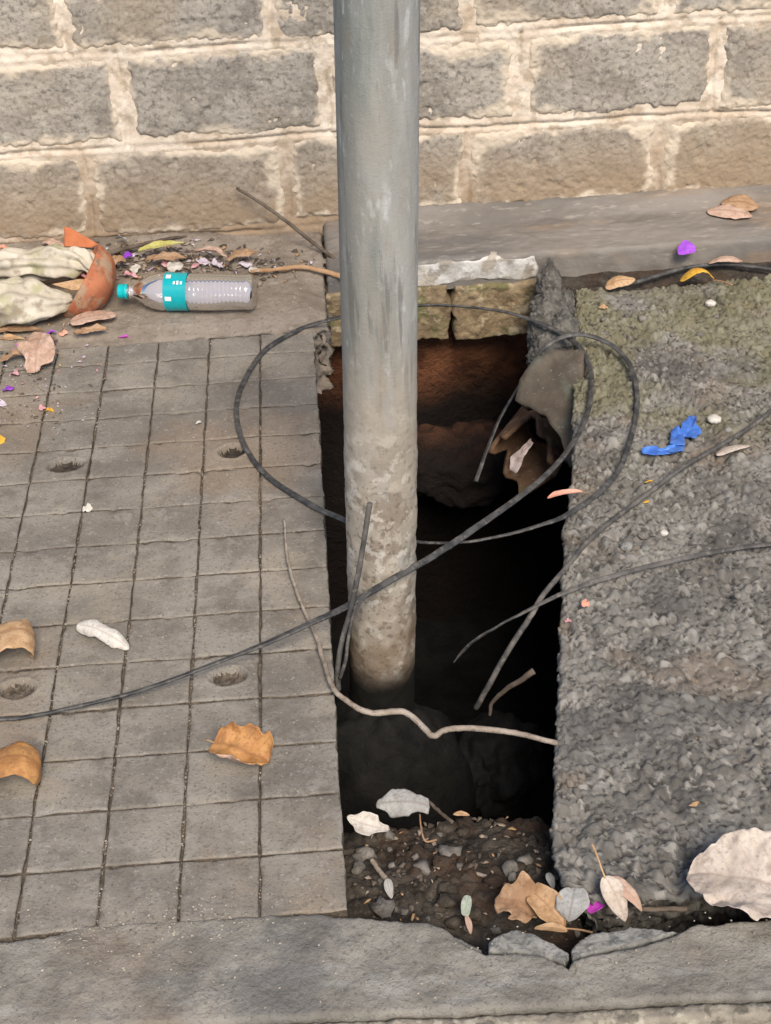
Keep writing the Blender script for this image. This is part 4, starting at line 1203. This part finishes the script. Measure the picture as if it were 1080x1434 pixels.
leaf('leaf_scrap', gp(541, 1230, -0.06), gp(548, 1258, -0.07), 0.012, 'greyl', 'small pale grey leaf beside the twig stub on the dirt bank', arch=0.003, curl=0.5, seed=17)
leaf('leaf_scrap', gp(768, 1222, -0.05), gp(775, 1245, -0.055), 0.011, 'greyl', 'tiny grey-mauve leaf under the block corner', arch=0.003, curl=0.4, seed=18)
leaf('leaf_scrap', gp(635, 1139, -0.09), gp(658, 1142, -0.09), 0.008, 'tan', 'tiny tan leaf at the top of the dirt bank', arch=0.002, curl=0.5, seed=19, lat=0)
leaf('fallen_leaf', gp(990, 295, 0.055), gp(1054, 302, 0.055), 0.05, 'rose', 'pinkish tan leaf lying on the ledge at the right', arch=0.006, curl=-0.4, seed=20, lat=0, roll=0.15)
leaf('fallen_leaf', gp(1010, 284, 0.062), gp(1064, 290, 0.06), 0.055, 'brown', 'orange-brown leaf behind the pinkish one on the ledge', arch=0.008, curl=-0.4, seed=21, lat=0, roll=0.25)
leaf('fallen_leaf', gp(952, 394, 0.012), gp(1000, 390, 0.012), 0.045, 'yellow', 'bright yellow-orange arched leaf at the back edge of the rough block', arch=0.026, curl=-0.7, seed=22, under='tan', stempts=[gp(998, 392, 0.012), gp(1012, 394, 0.012), gp(1026, 399, 0.011)], roll=-0.3)
leaf('fallen_leaf', gp(848, 402, 0.012), gp(890, 392, 0.02), 0.034, 'tan', 'small pale orange leaf at the back edge of the rough block near the lump', arch=0.008, curl=-0.6, seed=23, roll=0.4)
leaf('fallen_leaf', gp(992, 369, 0.012), gp(1040, 366, 0.012), 0.030, 'rose', 'grey-brown leaf between black cable and ledge at the right', arch=0.012, curl=-0.6, seed=24, lat=0)
leaf('petal', yp(949, 354, 2.862), yp(974, 349, 2.864), 0.030, 'purple', 'bright purple petal against the ledge face at the right', 'petal', arch=0.006, curl=0.6, seed=25, lat=0, blunt=0.6, roll=0.8)
leaf('fallen_leaf', on_block(1003, 636, 0.012), on_block(1050, 624, 0.012), 0.026, 'pale', 'small pale pink leaf below the cable on the rough block', arch=0.006, curl=-0.5, seed=26, roll=-0.2)
leaf('fallen_leaf', gp(766, 698, 0.008), gp(816, 690, 0.014), 0.015, 'salmon', 'slim salmon leaf poking over the pit from the block edge', arch=0.004, curl=0.5, seed=27, lat=0)
leaf('fallen_leaf', gp(193, 352, 0.055), gp(258, 341, 0.06), 0.030, 'lime', 'yellow-green leaf lying behind the bottle', arch=0.004, curl=0.4, seed=28, lat=0)
leaf('fallen_leaf', gp(98, 452, 0.03), gp(163, 440, 0.032), 0.045, 'rose', 'flat pinkish dry leaf in front of the clay bowl', arch=0.006, curl=-0.3, seed=29, blunt=0.7)
leaf('fallen_leaf', gp(62, 466, 0.034), gp(50, 520, 0.008), 0.075, 'rose', 'cupped pinkish-brown leaf at the back left corner of the slab', arch=0.020, curl=-0.45, seed=30, under='white', blunt=0.6, crinkle=0.018, notch=0.4)
PETALS = [(26, 486, 'magenta', 0.024, 'magenta petal left of the cupped leaf'), (175, 474, 'magenta', 0.022, 'bright magenta petal on the strip edge below the bottle cap'), (12, 545, 'purple', 0.022, 'purple petal at the left picture edge on the slab'), (72, 466, 'purple', 0.022, 'dark purple petal above the cupped leaf'),
          (88, 466, 'salmon', 0.018, 'small salmon petal beside the dark purple one'), (60, 573, 'pink', 0.014, 'tiny pink petal on the slab below the cupped leaf'), (70, 574, 'yellow', 0.014, 'tiny yellow petal beside the tiny pink one on the slab'), (3, 566, 'lilac', 0.018, 'faded lilac petal at the left picture edge'),
          (0, 616, 'yellow', 0.020, 'orange-yellow petal cut by the left picture edge'), (20, 524, 'pink', 0.024, 'dull pink petal below the cupped leaf'), (290, 368, 'lilac', 0.034, 'curled lilac petal behind the bottle label'), (305, 373, 'lilac', 0.030, 'lilac petal behind the bottle middle'), (276, 370, 'pink', 0.026, 'pinkish petal left of the lilac ones behind the bottle'),
          (343, 369, 'lilac', 0.030, 'pale lilac petal behind the bottle base'), (357, 381, 'white', 0.026, 'white petal touching the bottle base'), (235, 370, 'pink', 0.026, 'pink petal behind the bottle shoulder'), (245, 374, 'white', 0.032, 'whitish petal behind the bottle shoulder'), (190, 376, 'white', 0.028, 'white petal beside the bowl rim'),
          (184, 387, 'pink', 0.030, 'rosy petal between bowl and bottle neck'), (180, 362, 'purple', 0.022, 'dark purple petal behind the bowl rim'), (192, 356, 'lilac', 0.024, 'upright lilac petal left of the yellow-green leaf'), (170, 336, 'greyl', 0.024, 'grey petal at the wall foot above the bowl'), (112, 382, 'pink', 0.026, 'pink petal inside the clay bowl'),
          (845, 432, 'tan', 0.020, 'small tan scrap on the mossy end of the rough block'), (908, 675, 'yellow', 0.012, 'tiny orange scrap beside the cable on the rough block'), (905, 702, 'yellow', 0.010, 'tiny yellow scrap under the cable on the rough block'), (797, 871, 'pink', 0.013, 'tiny pink scrap near the pit edge of the rough block'), (124, 713, 'white', 0.016, 'small white chip on the slab among the squares'),
          (278, 593, 'white', 0.010, 'tiny white chip on the slab left of the cable loop'), (972, 1126, 'tan', 0.016, 'tiny straw-coloured scrap on the front of the rough block'), (820, 848, 'salmon', 0.014, 'small reddish scrap below the thin cable on the rough block'), (7, 350, 'salmon', 0.028, 'reddish petal at the left picture edge by the wall')]
for q, (px, py, mt, s, lb) in enumerate(PETALS):
    if px > 790:
        p = on_block(px, py, 0.006)
    elif py > 470:
        p = gp(px, py, 0.005)
    else:
        p = gp(px, py, 0.03)
        for _ in range(3):
            p = gp(px, py, float(strip_z(np.array([p[0]]), np.array([p[1]]))[0]) + 0.010)
        if 'inside' in lb: p = gp(px, py, 0.06)
    a = random.uniform(-0.6, 0.6)
    dv = np.array([math.cos(a), math.sin(a), random.uniform(-0.1, 0.1)]) * s * 0.5
    leaf('petal', p - dv, p + dv, s * random.uniform(0.45, 0.95), mt, lb, 'petal', arch=random.uniform(0.02, 0.18) * s, curl=random.choice([-0.5, 0.4, 0.9]), roll=random.uniform(-0.3, 0.7), crinkle=0.45 * s, seed=60 + q, lat=0, blunt=random.uniform(0.6, 1.3), notch=random.uniform(0, 0.8), twist=random.uniform(-1, 1))

for q, (bx, by, tx, ty, z, wd, mt, lb) in enumerate([
    (205, 366, 262, 361, 0.045, 0.026, 'brown', 'long brown leaf lying behind the bottle shoulder'), (268, 352, 318, 357, 0.048, 0.024, 'rose', 'dusty brown leaf near the wall behind the bottle label'),
    (318, 362, 362, 352, 0.046, 0.022, 'brown', 'dull brown leaf behind the bottle base near the wall'), (140, 372, 176, 362, 0.05, 0.03, 'brown', 'dry brown leaf between bowl rim and branch'),
    (60, 338, 96, 346, 0.06, 0.03, 'rose', 'dusty leaf at the wall foot above the rolled cloth'), (104, 470, 150, 462, 0.022, 0.02, 'brown', 'narrow brown leaf on the strip below the pinkish leaf'),
    (0, 505, 34, 498, 0.01, 0.024, 'brown', 'brown leaf on the slab left of the cupped leaf')]):
    leaf('fallen_leaf', gp(bx, by, z), gp(tx, ty, z + 0.004), wd, mt, lb, arch=0.006, curl=random.choice([-0.7, 0.6]), seed=130 + q, roll=random.uniform(-0.1, 0.5), crinkle=0.008, notch=0.4)

# ------------------------------------------------------------------ clay bowl, shard, cloth
bc = gp(118, 396, 0.066)
R_ = 0.082
axb = np.array([-0.80, 0.05, 0.55])
pr = [(-R_ * math.cos(a) * 0.72, R_ * math.sin(a)) for a in np.linspace(0.03, math.pi / 2, 16)] + [(0.006, R_ * 1.02), (0.010, R_ * 0.99), (0.008, R_ * 0.93)]
pr += [(-(R_ - 0.008) * math.cos(a) * 0.72, (R_ - 0.008) * math.sin(a)) for a in np.linspace(math.pi / 2, 0.03, 16)]
bowl = lathe('clay_bowl', pr, bc, axb, M_terra, None, 56, warp=lambda s, a: 0.02 * math.sin(3 * a))
me = bowl.data
for v in me.vertices: v.co = Vector(v.co) - Vector(bc.tolist())
bowl.location = bc.tolist()
tag(bowl, 'tilted terracotta clay bowl holding rubbish left of the bottle', 'bowl')
sh = platemesh('clay_shard', [yp(90, 318, 3.03), yp(98, 319, 3.03), yp(138, 342, 3.02), yp(128, 347, 3.015), yp(90, 345, 3.015)], M_terra2, 0.007, amp=0.001, seed=5)
tag(sh, 'bright orange triangular clay shard against the wall at left', 'clay shard')
slv = platemesh('peel', [gp(72, 398, 0.075), gp(110, 391, 0.085), gp(136, 393, 0.085), (gp(128, 403, 0.075)), gp(100, 406, 0.072)], LM['tan'], 0.003, amp=0.002, seed=6)
tag(slv, 'peach-coloured peel lying inside the clay bowl', 'peel')


def bundle(name, pts, radii, label, seed, flat_=0.8, folds=7, fold_amp=0.16):
    P = spline(pts, 70); fold_amp *= 0.9; r = np.interp(np.linspace(0, 1, 70), np.linspace(0, 1, len(radii)), radii)
    T = np.gradient(P, axis=0); T /= np.linalg.norm(T, axis=1)[:, None]
    k = 72
    V = []
    for i in range(70):
        s = np.cross(T[i], [0, 0, 1.0]); s /= np.linalg.norm(s); b = np.cross(s, T[i])
        for q in range(k):
            a = 2 * math.pi * q / k
            u = i / 69
            w_ = 1 + fold_amp * math.sin(folds * a + 5 * math.sin(u * 4 + seed) + u * 3) + 0.12 * math.sin(3 * a + 9 * u + seed)
            V.append(P[i] + (s * math.cos(a) + b * math.sin(a) * flat_) * r[i] * w_)
    V = np.array(V)
    rg = np.random.default_rng(seed)
    ctr = np.repeat(P, k, axis=0)
    nr = V - ctr; nr /= np.linalg.norm(nr, axis=1)[:, None] + 1e-9
    dsp = np.zeros(len(V))
    Vw = V + 0.008 * np.stack([vn(V[:, 0] * 30, V[:, 1] * 30, V[:, 2] * 30, seed + q) for q in range(3)], 1)
    for q in range(9):
        kd = rg.normal(size=3) * np.array([1.0, 0.6, 0.6]); kd /= np.linalg.norm(kd)
        fq = rg.uniform(9, 30)
        ph = (Vw @ kd) * fq + rg.uniform(0, 1)
        tri = np.abs((ph % 1.0) * 2 - 1)
        dsp += (0.085 / fq) * (tri - 0.5) * rg.uniform(0.5, 1.2)
    V = V + nr * dsp[:, None]
    V[:, 2] = np.maximum(V[:, 2], 0.012)
    F = []
    for i in range(69):
        for q in range(k):
            r2 = (q + 1) % k
            F.append((i * k + q, i * k + r2, (i + 1) * k + r2, (i + 1) * k + q))
    F.append(tuple(range(k - 1, -1, -1))); F.append(tuple(69 * k + q for q in range(k)))
    loc = np.array([P[:, 0].mean(), P[:, 1].mean(), 0.02])
    o = mesh(name, V, F, M_cloth, None, True, None, None, loc)
    return tag(o, label, 'cloth')


bundle('cloth_roll', [gp(-70, 378, 0.06), gp(-10, 374, 0.07), gp(60, 370, 0.08), gp(110, 366, 0.085), gp(132, 374, 0.075)], [0.035, 0.038, 0.036, 0.034, 0.030, 0.012], 'rolled cream cloth lying behind, its end in the clay bowl', 3)
bundle('cloth_bundle', [gp(-80, 425, 0.05), gp(-20, 425, 0.055), gp(30, 425, 0.06), gp(70, 423, 0.06), gp(100, 416, 0.06)], [0.055, 0.060, 0.058, 0.050, 0.034, 0.012], 'crumpled cream cloth with greenish stains in front of the roll', 21, 0.75, 6, 0.14)
lf_ = [((0, 462), (70, 466), 'brown'), ((-20, 472), (40, 476), 'tan')]
leaf('fallen_leaf', gp(-25, 466, 0.02), gp(60, 462, 0.025), 0.03, 'brown', 'flat brown leaf under the crumpled cloth at the left edge', arch=0.004, curl=0.3, seed=44)
leaf('fallen_leaf', gp(-20, 474, 0.014), gp(36, 475, 0.014), 0.018, 'tan', 'narrow tan leaf under the crumpled cloth, lowest of the pile', arch=0.003, curl=0.3, seed=45)

# ------------------------------------------------------------------ blue plastic scrap, paper
bs = [[(899, 634), (901, 626), (925, 625), (945, 621), (958, 624), (958, 632), (940, 634), (915, 638)], [(939, 622), (940, 603), (950, 599), (956, 606), (960, 622)], [(950, 604), (962, 583), (972, 579), (975, 592), (981, 604), (975, 611), (958, 612)]]
blue = tag(empty('plastic_scrap', on_block(935, 622, 0.005)), 'crumpled bright blue plastic scrap on the rough block', 'plastic scrap')
for q, ps in enumerate(bs):
    o = platemesh('strip', [on_block(px, py, 0.010 + 0.006 * ((i + q) % 2)) for i, (px, py) in enumerate(ps)], M_blue, 0.001, blue, amp=0.006, seed=q * 7)
    local(o, blue)
pp = platemesh('paper_scrap', [gp(744, 613, -0.15), gp(746, 620, -0.15), gp(735, 640, -0.17), gp(722, 663, -0.19), (gp(714, 658, -0.19)), gp(716, 642, -0.17), gp(730, 628, -0.155)], M_paper, 0.001, amp=0.004, seed=8)
tag(pp, 'grimy pale paper scrap caught on the clay pipe in the pit', 'paper scrap')
# loose pale stones on the block
for q, (px, py, s) in enumerate([(878, 765, 0.011), (900, 750, 0.008), (930, 746, 0.007), (905, 768, 0.008), (870, 780, 0.007), (1000, 587, 0.012), (1020, 602, 0.007), (979, 657, 0.007), (995, 425, 0.011), (1000, 585, 0.006)]):
    p = on_block(px, py, 0.004)
    o = rock('pebble', p, (s, s * 0.9, s * 0.7), [M_chip, M_stone, LM['white']][q % 3], seed=90 + q, sub=3, amp=0.3)
    tag(o, ['chalky pebble below the thin cable crossing', 'grey pebble right of the chalky one', 'small white pebble near the thin cable', 'pale pebble just below the thin cable', 'dark small pebble nearest the pit by the cables', 'tan pebble right of the blue scrap', 'tiny white pebble right of the tan one', 'small orange pebble left of the pale pink leaf', 'round pale pebble near the yellow leaf', 'small stone behind the tan pebble'][q], 'pebble')


# ------------------------------------------------------------------ fine litter nobody could count
def flakes(name, spots, label):
    V, F, mi = [], [], []
    for (p, sz, k) in spots:
        a = random.uniform(0, 6.28); el = random.uniform(0.4, 1.0)
        u = np.array([math.cos(a), math.sin(a), random.uniform(-0.3, 0.3)]) * sz
        v = np.array([-math.sin(a), math.cos(a), random.uniform(-0.4, 0.4)]) * sz * el * 0.6
        lift = np.array([0, 0, sz * random.uniform(0.05, 0.5)])
        b = len(V)
        V += [p - u * 0.9 - v * random.uniform(0.1, 0.6), p - u * 0.2 - v + lift, p + u * 0.6 - v * random.uniform(0.3, 0.9), p + u, p + u * 0.3 + v + lift * 1.4, p - u * 0.6 + v * random.uniform(0.4, 1), p + lift]
        for q in range(6):
            F.append((b + q, b + (q + 1) % 6, b + 6)); mi.append(k)
    o = mesh(name, V, F, [M_twig, LM['lilac'], LM['pink'], LM['tan'], M_twigd], smooth=True)
    o.data.polygons.foreach_set('material_index', mi)
    s_ = o.modifiers.new('thick', 'SOLIDIFY'); s_.thickness = 0.0006
    o['kind'] = 'stuff'
    return tag(o, label, 'litter')


sp = []
for q in range(620):
    px, py = random.gauss(230, 85), random.gauss(364, 13)
    if not (60 < px < 440 and 335 < py < 395): continue
    p = gp(px, py, 0.035)
    p[2] = float(strip_z(np.array([p[0]]), np.array([p[1]]))[0]) + 0.003
    if p[1] > 3.07: continue
    sp.append((p, random.uniform(0.003, 0.010), random.choice([0, 0, 4, 4, 4, 1, 3])))
for q in range(130):
    px, py = random.gauss(40, 45), random.gauss(500, 28)
    p = gp(px, py, 0.004)
    if p[1] > 2.68: p[2] = float(strip_z(np.array([p[0]]), np.array([p[1]]))[0]) + 0.002
    sp.append((p, random.uniform(0.002, 0.007), random.choice([0, 4, 4, 4, 2, 1, 3])))
for q in range(90):
    px, py = random.gauss(40, 40), random.gauss(575, 22)
    sp.append((gp(px, py, 0.003), random.uniform(0.0015, 0.005), random.choice([0, 4, 4, 1])))
for q in range(160):
    x, y = random.uniform(-0.01, 0.26), random.uniform(1.24, 1.49)
    sp.append((np.array([x, y, float(bank_z(np.array([x]), np.array([y]))[0]) + 0.002]), random.uniform(0.002, 0.008), random.choice([0, 0, 4, 4, 4, 4, 3])))
for q in range(120):
    y = random.uniform(1.3, 2.75); x = random.uniform(0.42, 0.95)
    sp.append((np.array([x, y, float(agg_z(np.array([x]), np.array([y]))[0]) + 0.001]), random.uniform(0.0012, 0.004), random.choice([0, 4, 4, 3])))
flakes('leaf_litter', sp, 'crumbled dry leaf litter scattered by the wall, on the dirt and the block')
